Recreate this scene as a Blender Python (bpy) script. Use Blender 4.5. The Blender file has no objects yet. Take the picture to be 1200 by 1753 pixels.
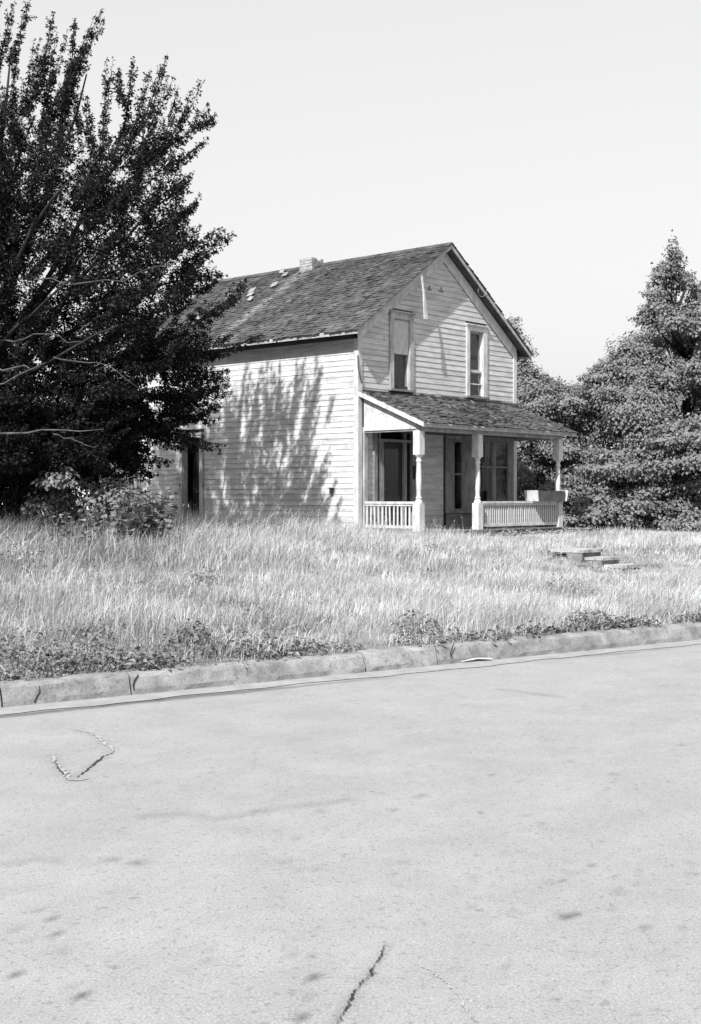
import bpy, math, random
import numpy as np
from mathutils import Vector, Matrix

random.seed(7)
rng = np.random.default_rng(11)
scene = bpy.context.scene
COL = scene.collection

# ------------------------------------------------------------------ camera
F_PX, HOR, HC = 2204.25, 849.6, 1.5          # focal length and horizon in photo pixels, lens height
cam_d = bpy.data.cameras.new('camera')
cam = bpy.data.objects.new('camera', cam_d)
COL.objects.link(cam)
cam.location = (0, 0, HC)
cam.rotation_euler = (math.radians(90), 0, 0)
cam_d.sensor_fit = 'HORIZONTAL'
cam_d.sensor_width = 36
cam_d.lens = 36 * F_PX / 1200
cam_d.shift_y = -(876.5 - HOR) / 1200
cam_d.clip_start = 0.1
cam_d.clip_end = 3000
scene.camera = cam

# ------------------------------------------------------------------ light
LX, LY, LZ = 0.451, 0.935, -1.02             # direction the sunlight travels
SUN_EL = math.atan2(-LZ, math.hypot(LX, LY))
world = bpy.data.worlds.new('World')
scene.world = world
world.use_nodes = True
wn, wl = world.node_tree.nodes, world.node_tree.links
wn.clear()
sky = wn.new('ShaderNodeTexSky')
sky.sky_type = 'NISHITA'
sky.sun_disc = False
sky.sun_elevation = SUN_EL
sky.sun_rotation = math.atan2(-LX, -LY)
sky.dust_density = 4.0
sky.air_density = 1.2
bw = wn.new('ShaderNodeSeparateColor')       # blue-sensitive black and white film
bg = wn.new('ShaderNodeBackground')
bg.inputs['Strength'].default_value = 0.10
wo = wn.new('ShaderNodeOutputWorld')
lum = wn.new('ShaderNodeRGBToBW')
mixb = wn.new('ShaderNodeMath'); mixb.operation = 'MULTIPLY_ADD'
half = wn.new('ShaderNodeMath'); half.operation = 'MULTIPLY'
wl.new(sky.outputs[0], bw.inputs[0]); wl.new(sky.outputs[0], lum.inputs[0])
wl.new(bw.outputs[2], half.inputs[0]); half.inputs[1].default_value = 0.5
wl.new(lum.outputs[0], mixb.inputs[0]); mixb.inputs[1].default_value = 0.85
wl.new(half.outputs[0], mixb.inputs[2])
film = wn.new('ShaderNodeMath'); film.operation = 'POWER'; film.inputs[1].default_value = 0.35   # power curve flattens the sky's gradient, like the film's shoulder
gain = wn.new('ShaderNodeMath'); gain.operation = 'MULTIPLY'; gain.inputs[1].default_value = 3.1
wl.new(mixb.outputs[0], film.inputs[0]); wl.new(film.outputs[0], gain.inputs[0])
wl.new(gain.outputs[0], bg.inputs['Color'])
wl.new(bg.outputs[0], wo.inputs['Surface'])
sun_d = bpy.data.lights.new('sun', 'SUN')
sun_d.energy = 4.8
sun_d.angle = math.radians(0.55)
sun_d.color = (1, 1, 1)
sun = bpy.data.objects.new('sun', sun_d)
COL.objects.link(sun)
sun.location = (-20, -30, 40)
sun.rotation_euler = Vector((LX, LY, LZ)).to_track_quat('-Z', 'Y').to_euler()

vs = scene.view_settings
vs.view_transform = 'Standard'
vs.look = 'None'
vs.exposure = 0.75
vs.gamma = 1
vs.use_curve_mapping = False
scene.cycles.max_bounces = 6
scene.cycles.transparent_max_bounces = 8

# ------------------------------------------------------------------ helpers
TH = math.radians(41.404)
U = Vector((math.sin(TH), math.cos(TH), 0))
V = Vector((-math.cos(TH), math.sin(TH), 0))
HX, HY = 0.168, 28.5                         # near corner of the house
KE = np.array([0.816, 0.578]); KN = np.array([-0.578, 0.816]); K0 = np.array([0.0, 10.86])


def at(px, py, depth):                       # photo pixel at a depth -> world point
    return Vector(((px - 600) / F_PX * depth, depth, HC + (HOR - py) * depth / F_PX))


def onroad(px, py):
    d = F_PX * HC / (py - HOR)
    return (px - 600) / F_PX * d, d


def st(x, y):                                # world -> kerb coordinates (distance behind kerb, along kerb)
    dx, dy = x - K0[0], y - K0[1]
    return dx * KN[0] + dy * KN[1], dx * KE[0] + dy * KE[1]


def wd(x, y):                                # world -> house coordinates
    dx, dy = x - HX, y - HY
    return dx * U.x + dy * U.y, dx * V.x + dy * V.y


def sm(a, b, x):
    k = np.clip((x - a) / (b - a), 0, 1)
    return k * k * (3 - 2 * k)


def wob(x, y, k=1.0, ph=0.0):                # smooth noise, about -1..1
    x = np.asarray(x) * k; y = np.asarray(y) * k
    return (np.sin(1.3 * x + 0.7 * y + 1.1 + ph) + np.sin(-0.8 * x + 1.7 * y + 2.3 + ph * 1.7) + np.sin(2.9 * x - 1.1 * y + ph * .6)
            * 0.7 + np.sin(1.9 * x + 3.3 * y + 4.0 + ph * 2.1) * 0.6) / 3.0


def ground_h(x, y):
    s, t = st(np.asarray(x, float), np.asarray(y, float))
    h = 0.15 + 0.10 * sm(0.2, 2.2, s) + 0.33 * sm(5.0, 7.5, s)
    h = h + 0.03 * wob(x, y, 0.8) * sm(0.3, 2, s) * (1 - sm(25, 40, s))
    return h


class MB:
    def __init__(self):
        self.v, self.f, self.tone = [], [], []

    def add(self, vs_, fs, tone=1.0):
        o = len(self.v)
        self.v += [tuple(p) for p in vs_]
        self.f += [tuple(i + o for i in f) for f in fs]
        self.tone += [tone] * len(vs_)

    def box(self, x0, x1, y0, y1, z0, z1, tone=1.0):
        self.hexa([(x0, y0, z0), (x1, y0, z0), (x1, y1, z0), (x0, y1, z0)],
                  [(x0, y0, z1), (x1, y0, z1), (x1, y1, z1), (x0, y1, z1)], tone)

    def hexa(self, a, b, tone=1.0):          # two loops of n points, side by side
        n = len(a)
        fs = [tuple(reversed(range(n))), tuple(range(n, 2 * n))]
        fs += [(i, (i + 1) % n, (i + 1) % n + n, i + n) for i in range(n)]
        self.add(list(a) + list(b), fs, tone)

    def beam(self, p, q, w, h, up=(0, 0, 1), tone=1.0):
        p, q = Vector(p), Vector(q)
        d = (q - p).normalized()
        sx = d.cross(Vector(up)).normalized()
        uz = sx.cross(d).normalized()
        c = [(-w / 2, -h / 2), (w / 2, -h / 2), (w / 2, h / 2), (-w / 2, h / 2)]
        self.hexa([p + sx * a + uz * b for a, b in c], [q + sx * a + uz * b for a, b in c], tone)

    def tube(self, pts, rads, n=6, tone=1.0):
        pts = [Vector(p) for p in pts]
        o = len(self.v)
        for i, p in enumerate(pts):
            d = (pts[min(i + 1, len(pts) - 1)] - pts[max(i - 1, 0)]).normalized()
            a = d.cross(Vector((0.31, 0.2, 0.93))).normalized()
            b = d.cross(a)
            for k in range(n):
                g = 2 * math.pi * k / n
                self.v.append(tuple(p + (a * math.cos(g) + b * math.sin(g)) * rads[i]))
                self.tone.append(tone)
        for i in range(len(pts) - 1):
            for k in range(n):
                k2 = (k + 1) % n
                self.f.append((o + i * n + k, o + i * n + k2, o + (i + 1) * n + k2, o + (i + 1) * n + k))
        self.f.append(tuple(o + k for k in reversed(range(n))))
        self.f.append(tuple(o + (len(pts) - 1) * n + k for k in range(n)))

    def lathe(self, x, y, prof, n=12, tone=1.0, rot=0.0):
        o = len(self.v)
        for z, r in prof:
            for k in range(n):
                g = 2 * math.pi * k / n + rot
                self.v.append((x + r * math.cos(g), y + r * math.sin(g), z)); self.tone.append(tone)
        for i in range(len(prof) - 1):
            for k in range(n):
                k2 = (k + 1) % n
                self.f.append((o + i * n + k, o + i * n + k2, o + (i + 1) * n + k2, o + (i + 1) * n + k))
        self.f.append(tuple(o + k for k in reversed(range(n))))
        self.f.append(tuple(o + (len(prof) - 1) * n + k for k in range(n)))

    def mesh(self, name, m, smooth=False):
        me = bpy.data.meshes.new(name)
        me.from_pydata(self.v, [], self.f)
        at_ = me.attributes.new('tone', 'FLOAT', 'POINT')
        at_.data.foreach_set('value', self.tone)
        if m: me.materials.append(m)
        if smooth: me.polygons.foreach_set('use_smooth', [True] * len(me.polygons))
        me.update()
        return me

    def build(self, name, m, parent=None, smooth=False):
        return link(name, self.mesh(name, m, smooth), parent)


def link(name, me, parent=None):
    o = bpy.data.objects.new(name, me)
    COL.objects.link(o)
    if parent: o.parent = parent
    return o


def tag(o, label=None, cat=None, group=None, kind=None):
    if label: o['label'] = label
    if cat: o['category'] = cat
    if group: o['group'] = group
    if kind: o['kind'] = kind
    return o


def empty(name, loc=(0, 0, 0), rz=0.0):
    o = bpy.data.objects.new(name, None)
    COL.objects.link(o)
    o.location = loc
    o.rotation_euler = (0, 0, rz)
    o.empty_display_size = 0.2
    return o


def array_mesh(name, verts, nper, faces_local, tone, m):
    """many copies of a small polygon set: verts (N*nper,3), faces_local list of tuples"""
    N = len(verts) // nper
    me = bpy.data.meshes.new(name)
    me.vertices.add(len(verts))
    me.vertices.foreach_set('co', np.ascontiguousarray(verts, dtype=np.float32).ravel())
    base = (np.arange(N) * nper)[:, None]
    li = np.concatenate([np.array(f) for f in faces_local])[None, :] + base
    sizes = np.tile(np.array([len(f) for f in faces_local]), N)
    me.loops.add(li.size)
    me.loops.foreach_set('vertex_index', li.ravel().astype(np.int32))
    me.polygons.add(len(sizes))
    me.polygons.foreach_set('loop_start', np.concatenate([[0], np.cumsum(sizes)[:-1]]).astype(np.int32))
    a = me.attributes.new('tone', 'FLOAT', 'POINT')
    a.data.foreach_set('value', np.repeat(tone, nper).astype(np.float32))
    me.materials.append(m)
    me.update(calc_edges=True)
    me.validate()
    return me


def unit(a):
    return a / np.maximum(np.linalg.norm(a, axis=1, keepdims=True), 1e-9)


def leaf_mesh(name, pos, nrm, dirv, size, aspect, tone, m, fold=0.25):
    nrm = unit(nrm); dirv = unit(dirv - nrm * np.sum(dirv * nrm, axis=1, keepdims=True))
    sd = np.cross(nrm, dirv)
    s = size[:, None]
    b = pos
    mid = pos + dirv * s * 0.45
    l = mid + sd * s * aspect * 0.5 + nrm * s * fold * aspect
    r = mid - sd * s * aspect * 0.5 + nrm * s * fold * aspect
    tip = pos + dirv * s - nrm * s * 0.12
    v = np.stack([b, r, tip, l], axis=1).reshape(-1, 3)
    return array_mesh(name, v, 4, [(0, 1, 2, 3)], tone, m)


# ------------------------------------------------------------------ materials (all grey: the film is black and white)
def mat(name, base, dark=None, scale=6.0, stretch=(1, 1, 1), rough=0.8, spec=0.25, tone=False, rnd=0.0, bump=0.0,
        detail=6.0, lo=0.35, hi=0.65, fine=0.0, fine_scale=60.0, trans=0.0, specks=()):
    m = bpy.data.materials.new(name)
    m.use_nodes = True
    n, l = m.node_tree.nodes, m.node_tree.links
    n.clear()
    out = n.new('ShaderNodeOutputMaterial')
    p = n.new('ShaderNodeBsdfPrincipled')
    p.inputs['Roughness'].default_value = rough
    p.inputs['Specular IOR Level'].default_value = spec

    def math_(op, a, b):
        q = n.new('ShaderNodeMath'); q.operation = op
        for i, x in enumerate((a, b)):
            if isinstance(x, (int, float)): q.inputs[i].default_value = x
            else: l.new(x, q.inputs[i])
        return q.outputs[0]
    val = None
    tc = n.new('ShaderNodeTexCoord')
    if dark is not None:
        mp = n.new('ShaderNodeMapping')
        mp.inputs['Scale'].default_value = stretch
        l.new(tc.outputs['Object'], mp.inputs['Vector'])
        nz = n.new('ShaderNodeTexNoise')
        nz.inputs['Scale'].default_value = scale
        nz.inputs['Detail'].default_value = detail
        nz.inputs['Roughness'].default_value = 0.62
        l.new(mp.outputs[0], nz.inputs['Vector'])
        mr = n.new('ShaderNodeMapRange')
        mr.inputs['From Min'].default_value = lo
        mr.inputs['From Max'].default_value = hi
        mr.inputs['To Min'].default_value = dark
        mr.inputs['To Max'].default_value = base
        l.new(nz.outputs['Fac'], mr.inputs['Value'])
        val = mr.outputs[0]
        if bump:
            bp = n.new('ShaderNodeBump')
            bp.inputs['Strength'].default_value = bump
            bp.inputs['Distance'].default_value = 0.01
            l.new(nz.outputs['Fac'], bp.inputs['Height'])
            l.new(bp.outputs[0], p.inputs['Normal'])
    else:
        c = n.new('ShaderNodeValue'); c.outputs[0].default_value = base
        val = c.outputs[0]
    if fine:
        nf = n.new('ShaderNodeTexNoise')
        nf.inputs['Scale'].default_value = fine_scale
        nf.inputs['Detail'].default_value = 3
        l.new(tc.outputs['Object'], nf.inputs['Vector'])
        k = math_('MULTIPLY_ADD', nf.outputs['Fac'], 2 * fine)
        k.node.inputs[2].default_value = 1 - fine
        val = math_('MULTIPLY', val, k)
    for sc, thr, amt in specks:                             # pits, grit and pale chips
        ns = n.new('ShaderNodeTexNoise'); ns.inputs['Scale'].default_value = sc; ns.inputs['Detail'].default_value = 2
        l.new(tc.outputs['Object'], ns.inputs['Vector'])
        m2 = n.new('ShaderNodeMapRange'); m2.inputs['From Min'].default_value = thr; m2.inputs['From Max'].default_value = thr + .06
        m2.inputs['To Min'].default_value = 1.0; m2.inputs['To Max'].default_value = 1.0 + amt
        l.new(ns.outputs['Fac'], m2.inputs['Value'])
        val = math_('MULTIPLY', val, m2.outputs[0])
    if tone:
        a = n.new('ShaderNodeAttribute'); a.attribute_name = 'tone'
        val = math_('MULTIPLY', val, a.outputs['Fac'])
    if rnd:
        oi = n.new('ShaderNodeObjectInfo')
        k = math_('MULTIPLY_ADD', oi.outputs['Random'], 2 * rnd)
        k.node.inputs[2].default_value = 1 - rnd
        val = math_('MULTIPLY', val, k)
    l.new(val, p.inputs['Base Color'])
    if trans:
        tr = n.new('ShaderNodeBsdfTranslucent')
        l.new(val, tr.inputs['Color'])
        mx = n.new('ShaderNodeMixShader')
        mx.inputs[0].default_value = trans
        l.new(p.outputs[0], mx.inputs[1]); l.new(tr.outputs[0], mx.inputs[2])
        l.new(mx.outputs[0], out.inputs[0])
    else:
        l.new(p.outputs[0], out.inputs[0])
    return m


def glass_mat(name):
    m = bpy.data.materials.new(name)
    m.use_nodes = True
    n, l = m.node_tree.nodes, m.node_tree.links
    n.clear()
    out = n.new('ShaderNodeOutputMaterial')
    g = n.new('ShaderNodeBsdfGlossy'); g.inputs['Roughness'].default_value = 0.03
    t = n.new('ShaderNodeBsdfTransparent'); t.inputs['Color'].default_value = (.85, .85, .85, 1)
    lw = n.new('ShaderNodeLayerWeight'); lw.inputs['Blend'].default_value = 0.5
    pw = n.new('ShaderNodeMath'); pw.operation = 'POWER'; pw.inputs[1].default_value = 3
    l.new(lw.outputs['Facing'], pw.inputs[0])
    fr = n.new('ShaderNodeMath'); fr.operation = 'MULTIPLY_ADD'; fr.inputs[1].default_value = .5; fr.inputs[2].default_value = .012
    l.new(pw.outputs[0], fr.inputs[0])
    mx = n.new('ShaderNodeMixShader')
    l.new(fr.outputs[0], mx.inputs[0]); l.new(t.outputs[0], mx.inputs[1]); l.new(g.outputs[0], mx.inputs[2])
    l.new(mx.outputs[0], out.inputs[0])
    return m


M = {
    'clap': mat('weathered_white_clapboard', 0.54, 0.36, 5, (0.35, 0.35, 2.2), 0.75, 0.2, rnd=0.07, bump=0.15, fine=0.12, fine_scale=40, specks=((16, .63, -.35), (5, .66, -.22))),
    'trim': mat('white_trim_paint', 0.58, 0.37, 9, (1, 1, .35), 0.65, 0.25, rnd=0.04, fine=0.06, fine_scale=50, specks=((22, .64, -.35),)),
    'shadewood': mat('shaded_bare_grey_joinery', 0.24, 0.13, 7, (1, 1, .4), 0.8, 0.2, rnd=0.05, fine=0.12),  # bare grey wood, darkened further to stand in for the porch shade
    'blackwood': mat('blackened_door_wood', 0.018, 0.009, 6, (1, 1, .2), 0.5, 0.3),
    'greytrim': mat('worn_grey_trim', 0.42, 0.24, 7, (1, 1, .4), 0.8, 0.2, rnd=0.05, fine=0.1),
    'sheath': mat('wall_sheathing', 0.05, 0.03, 4),
    'darktrim': mat('dark_trim_and_shade', 0.10, 0.055, 6, (1, .3, 1), 0.8, 0.15),  # dark trim; on the planter its tone stands in for shade
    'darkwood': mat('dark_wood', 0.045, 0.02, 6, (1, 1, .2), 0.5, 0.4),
    'midwood': mat('bare_weathered_wood', 0.22, 0.11, 9, (3, 3, .4), 0.85, 0.15),
    'shingle': mat('wood_shingles', 0.092, 0.042, 3, (1, 1, 1), 0.9, 0.1, tone=True, fine=0.3, fine_scale=30),
    'deck': mat('roof_deck', 0.04, 0.02, 3),
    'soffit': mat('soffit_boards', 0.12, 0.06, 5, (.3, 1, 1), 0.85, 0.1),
    'curtain': mat('faded_curtain', 0.10, 0.045, 3, (8, 1, .6), 0.9, 0.05),
    'shade': mat('window_shade', 0.08, 0.05, 8, (1, 1, .6), 0.9, 0.05, fine=.1),
    'board': mat('pale_blanking_board', 0.50, 0.36, 9, (1, 1, .5), 0.85, 0.1, fine=.1),
    'brick': mat('whitewashed_brick', 0.36, 0.22, 7, rough=0.95, spec=0.1, tone=True, bump=.3),
    'conc': mat('old_concrete', 0.27, 0.145, 5, rough=0.95, spec=0.1, bump=.5, fine=.4, fine_scale=70, tone=True, detail=10, specks=((30, .62, -.3), (12, .64, -.25))),
    'gutter': mat('gutter_concrete', 0.285, 0.215, 5, rough=0.95, spec=0.1, detail=10, fine=.25, fine_scale=70, tone=True),
    'crackpale': mat('pale_crack_filler', 0.34, 0.22, 25, rough=0.9),
    'crackdark': mat('crack_dirt', 0.04, 0.015, 20, rough=1),
    'soil': mat('dry_soil', 0.27, 0.15, 2.5, rough=1, spec=0.0, fine=.3, fine_scale=30),
    'grass': mat('dry_grass', 0.43, rough=0.7, spec=0.15, tone=True, trans=0.25),
    'weed': mat('weed_leaves', 0.10, rough=0.6, spec=0.3, tone=True, trans=0.15),
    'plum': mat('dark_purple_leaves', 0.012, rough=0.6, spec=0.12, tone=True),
    'bark': mat('smooth_bark', 0.10, 0.03, 8, (1, 1, 3), 0.8, 0.2),
    'barkdark': mat('dark_bark', 0.035, 0.015, 8, (1, 1, .3), 0.9, 0.1),
    'leaf': mat('green_leaves', 0.145, rough=0.55, spec=0.25, tone=True, trans=0.1),
    'bigleaf': mat('broad_leaves', 0.20, 0.10, 5, rough=0.5, spec=0.4, rnd=0.3, trans=0.15),
    'paper': mat('litter_paper', 0.7, 0.5, 10, rough=0.9),
    'metal': mat('dark_metal', 0.05, 0.03, 10, rough=0.4, spec=0.5),
    'glass': glass_mat('window_glass'),
    'farwall': mat('far_house_wall', 0.65, 0.5, 3),
    'farroof': mat('far_house_roof', 0.10, 0.05, 4),
}
# road: worn pale asphalt, stains read from the mesh
M['road'] = mat('worn_pale_road', 0.272, 0.228, 2.2, (1, 1, 1), rough=0.9, spec=0.2, tone=True, bump=.3, detail=15, fine=.55, fine_scale=110, lo=.3, hi=.7,
                specks=((38, .60, -.22), (14, .66, -.20), (55, .66, .22), (160, .6, -.25)))

# ------------------------------------------------------------------ the setting: road, kerb, ground
T_ = lambda s, t: (K0[0] + KN[0] * s + KE[0] * t, K0[1] + KN[1] * s + KE[1] * t)

# road sheet: fine near the camera, coarse far away
ta = np.concatenate([[-320, -120, -50, -22], np.arange(-13, 9.001, 0.05), [14, 22, 50, 120, 320]])
sa = np.concatenate([[-13, -11.5], np.arange(-9.2, 0.1001, 0.04)])
TT, SS = np.meshgrid(ta, sa)
RX, RY = T_(SS, TT)
tone = 1.0 + 0.025 * wob(RX, RY, 0.7) + 0.02 * wob(RX, RY, 4.3, 2) + 0.02 * rng.normal(0, 1, RX.shape)
tone = tone + 0.02 * wob(SS * 3.5, TT * 0.35, 1.0, 1)         # tyre-wear bands along the street
spots = [(970, 1568, 42, .5), (520, 1637, 36, .33), (532, 1673, 30, .45), (512, 1740, 28, .45), (85, 1576, 22, .5), (97, 1598, 26, .35), (110, 1630, 24, .35),
         (30, 1667, 16, .5), (168, 1665, 18, .4), (145, 1703, 26, .5), (245, 1566, 26, .25), (135, 1459, 14, .35), (265, 1636, 24, .2), (640, 1550, 18, .35),
         (802, 1555, 22, .3), (1177, 1632, 26, .35), (942, 1694, 26, .4), (1092, 1511, 22, .35), (718, 1363, 28, .22), (672, 1386, 22, .22),
         (555, 1388, 22, .22), (350, 1630, 24, .25), (490, 1475, 30, .15), (240, 1476, 34, .28), (195, 1470, 24, .25), (838, 1327, 20, .2),
         (1050, 1326, 22, .18), (1025, 1441, 18, .2), (1103, 1588, 14, .25), (1143, 1736, 16, .3), (20, 1595, 22, .25), (8, 1640, 16, .5), (880, 1563, 34, .16),
         (1185, 1495, 36, .13), (940, 1507, 22, .15), (300, 1520, 24, .18), (545, 1490, 18, .2), (430, 1590, 30, .14), (705, 1700, 18, .2), (850, 1711, 20, .2),
         (120, 1650, 30, .2), (60, 1560, 30, .2), (1060, 1525, 40, .10), (560, 1735, 26, .15), (870, 1655, 20, .16), (790, 1590, 20, .2), (925, 1410, 26, .16)]
for i in range(260):
    spots.append((rng.uniform(-60, 1260), 1170 + 560 * rng.random() ** 1.3, rng.uniform(6, 20), rng.uniform(.05, .16)))
for px, py, wpx, dk in spots:
    X, Y = onroad(px, py)
    r = wpx / 2 / F_PX * Y * 1.15
    ang = rng.uniform(0, 3.14)
    dx, dy = RX - X, RY - Y
    a = dx * math.cos(ang) + dy * math.sin(ang); b = -dx * math.sin(ang) + dy * math.cos(ang)
    e = np.sqrt((a / r) ** 2 + (b / (r * rng.uniform(.6, .95))) ** 2) + 0.18 * wob(RX, RY, 28, px)
    tone -= min(.6, dk * 1.35) * (1 - sm(0.5, 1.2, e))


def stain_or_shade_line(pts, width, dk):
    global tone
    P = [onroad(*p) for p in pts]
    dist = np.full(RX.shape, 9.0)
    for (x0, y0), (x1, y1) in zip(P[:-1], P[1:]):
        ux, uy = x1 - x0, y1 - y0
        k = np.clip(((RX - x0) * ux + (RY - y0) * uy) / (ux * ux + uy * uy), 0, 1)
        dist = np.minimum(dist, np.hypot(RX - x0 - k * ux, RY - y0 - k * uy))
    tone -= dk * (1 - sm(0.3 * width, width, dist + .3 * width * wob(RX, RY, 6)))


stain_or_shade_line([(255, 1397), (300, 1393), (370, 1403), (470, 1385), (600, 1370)], 0.07, .16)
stain_or_shade_line([(855, 1180), (905, 1186), (960, 1194)], 0.06, .22)
stain_or_shade_line([(930, 1520), (1000, 1490), (1015, 1480)], 0.02, .15)
stain_or_shade_line([(560, 1765), (600, 1715), (640, 1655), (660, 1620)], .03, .18)
stain_or_shade_line([(120, 1250), (160, 1258), (193, 1285), (160, 1308), (130, 1332)], .05, .12)  # shadow edges of the pale crack ridge, painted dark into the road
stain_or_shade_line([(88, 1292), (104, 1320), (118, 1338), (150, 1335)], .05, .12)  # second ridge, its shadow edge painted in the same way
stain_or_shade_line([(0, 1480), (60, 1470), (110, 1475)], 0.05, .18)
# dirt washed up along the gutter edge
gd = np.exp(-((SS + 0.33 + 0.03 * wob(TT, TT * 0, 1.5) + .02 * wob(TT, SS, 9)) / (0.06 + .03 * wob(TT, TT * 0, 2.3, 5))) ** 2)
gk = 0.55 * (1 - sm(-1.5, 1.2, TT)) + 0.16 * np.clip(wob(TT, TT * 0, 0.7, 3), 0, 1) + 0.3 * np.exp(-((TT - 2.9) / .8) ** 2)
tone -= gd * gk
tone = np.clip(tone, 0.15, 1.3)
nr, nc = RX.shape
idx = np.arange(nr * nc).reshape(nr, nc)
quads = np.stack([idx[:-1, :-1], idx[:-1, 1:], idx[1:, 1:], idx[1:, :-1]], -1).reshape(-1, 4)
me = bpy.data.meshes.new('road')
me.from_pydata(np.stack([RX, RY, np.zeros_like(RX)], -1).reshape(-1, 3).tolist(), [], quads.tolist())
a_ = me.attributes.new('tone', 'FLOAT', 'POINT'); a_.data.foreach_set('value', tone.ravel().astype(np.float32))
me.materials.append(M['road'])
road = tag(link('road', me), kind='structure')


def ribbon(name, pts, w, m, z, jitter=.8, sub=12):
    P = [Vector((*onroad(*p), 0)) for p in pts]
    L, R = [], []
    line = []
    for a, b in zip(P[:-1], P[1:]):
        for k in range(sub): line.append(a.lerp(b, k / sub))
    line.append(P[-1])
    n = len(line)
    off = 0.0
    for i, p in enumerate(line):
        d = (line[min(i + 1, n - 1)] - line[max(i - 1, 0)]).normalized()
        s = Vector((-d.y, d.x, 0))
        ww = w * (0.25 + 0.75 * math.sin(math.pi * (i + .6) / (n + .2))) * (1 + random.uniform(-jitter, jitter))
        off = .7 * off + random.gauss(0, .0035)
        p = p + s * (off + random.uniform(-.3, .3) * w)
        L.append((p.x + s.x * ww, p.y + s.y * ww, z)); R.append((p.x - s.x * ww, p.y - s.y * ww, z))
    b = MB()
    top = [(x, y, z + .004) for x, y, _ in L[:1]]
    b.add(L + R, [(i, i + 1, n + i + 1, n + i) for i in range(n - 1)])
    return b.build(name, m, road)


ribbon('crack', [(572, 1765), (590, 1733), (610, 1700), (630, 1672), (652, 1640), (662, 1618)], .0032, M['crackdark'], .006)
ribbon('crack', [(628, 1674), (640, 1668), (648, 1668)], .002, M['crackdark'], .0062)
ribbon('crack', [(715, 1650), (738, 1664), (762, 1682), (785, 1707), (803, 1740), (812, 1765)], .0035, M['crackpale'], .004)
ribbon('crack', [(130, 1250), (150, 1254), (168, 1262), (180, 1272), (193, 1283), (190, 1290)], .010, M['crackpale'], .004)
ribbon('crack', [(192, 1289), (178, 1296), (163, 1306), (148, 1318), (130, 1332)], .006, M['crackdark'], .0045)
ribbon('crack', [(88, 1292), (94, 1306), (104, 1318), (114, 1328), (118, 1336), (135, 1336), (152, 1333)], .013, M['crackpale'], .005)
ribbon('crack', [(92, 1306), (98, 1316), (112, 1330)], .005, M['crackdark'], .0057)

# gutter strip of concrete along the kerb foot
b = MB()
ts = np.concatenate([[-320, -60, -20], np.arange(-10, 9.1, 0.1), [20, 60, 320]])
for t0, t1 in zip(ts[:-1], ts[1:]):
    gw = lambda t: 0.27 + .02 * math.sin(t * 1.7) + .018 * math.sin(t * 5.3 + 1) + .012 * math.sin(t * 11.9)
    w0 = gw(t0); w1 = gw(t1)
    b.add([(*T_(-w0, t0), .005), (*T_(-w1, t1), .005), (*T_(0.05, t1), .005), (*T_(0.05, t0), .005)], [(0, 1, 2, 3)])
tag(b.build('gutter', M['gutter']), kind='structure')

# kerb: poured sections with open joints, a leaning face and a rounded lip
kerb = empty('kerb', (0, 0, 0))
tag(kerb, kind='structure')
cuts = [-300, -120, -60, -30, -16, -9.5, -6.1, -3.02, -2.02, 0.16, 0.95, 4.0, 7.1, 10.2, 16, 40, 120, 300]
for t0, t1 in zip(cuts[:-1], cuts[1:]):
    gap = .008
    n = max(2, min(40, int((t1 - t0) / 0.1)))
    b = MB()
    prof = [(0.0, 0.0), (0.005, 0.045), (0.04, 0.135), (0.055, 0.153), (0.08, 0.161), (0.19, 0.163), (0.2, -0.1), (0.0, -0.1)]
    dz = random.uniform(-.008, .008); dn = random.uniform(-.008, .008)
    rings = []
    for i in range(n + 1):
        t = t0 + gap + (t1 - t0 - 2 * gap) * i / n
        rings.append([(*T_(s + dn + .004 * math.sin(t * 7 + z * 40) + random.uniform(-.004, .004), t), z + (dz + random.uniform(-.005, .004) if z > .1 else 0)) for s, z in prof])
    o = []
    for r_ in rings: o += r_
    k = len(prof)
    fs = [(i * k + j, i * k + (j + 1) % k, (i + 1) * k + (j + 1) % k, (i + 1) * k + j) for i in range(n) for j in range(k)]
    fs += [tuple(range(k)), tuple(n * k + j for j in reversed(range(k)))]
    b.add(o, fs, random.uniform(.88, 1.1))
    b.build('kerb_section', M['conc'], kerb)
# short splits in the kerb face
for tx, zz in ((-2.75, .0), (-1.98, .02), (1.12, .05)):
    b = MB()
    p = [(*T_(-0.004 + (.034 * h), tx + .05 * (h - .5) + random.uniform(-.015, .015)), zz + .02 + h * .11) for h in (0, .3, .6, 1)]
    b.tube(p, [.004, .007, .006, .004], 4)
    b.build('crack', M['crackdark'], kerb)

# ground sheet
ga = np.concatenate([[-1400, -500, -200, -90, -45, -26], np.arange(-18, 20.1, 0.5), [26, 45, 90, 200, 500, 1400]])
gs = np.concatenate([np.arange(0.17, 20, 0.4), np.arange(20, 60, 4), [75, 100, 160, 300, 700, 1500]])
TT2, SS2 = np.meshgrid(ga, gs)
GX, GY = T_(SS2, TT2)
GZ = ground_h(GX, GY)
nr, nc = GX.shape
idx = np.arange(nr * nc).reshape(nr, nc)
quads = np.stack([idx[:-1, :-1], idx[:-1, 1:], idx[1:, 1:], idx[1:, :-1]], -1).reshape(-1, 4)
me = bpy.data.meshes.new('ground')
me.from_pydata(np.stack([GX, GY, GZ], -1).reshape(-1, 3).tolist(), [], quads.tolist())
me.materials.append(M['soil'])
tag(link('ground', me), kind='structure')
b = MB()
b.add([(*T_(-13.5, -1400), -.01), (*T_(-13.5, 1400), -.01), (*T_(-900, 1400), -.01), (*T_(-900, -1400), -.01)], [(0, 3, 2, 1)])
tag(b.build('verge', M['soil']), kind='structure')

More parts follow.
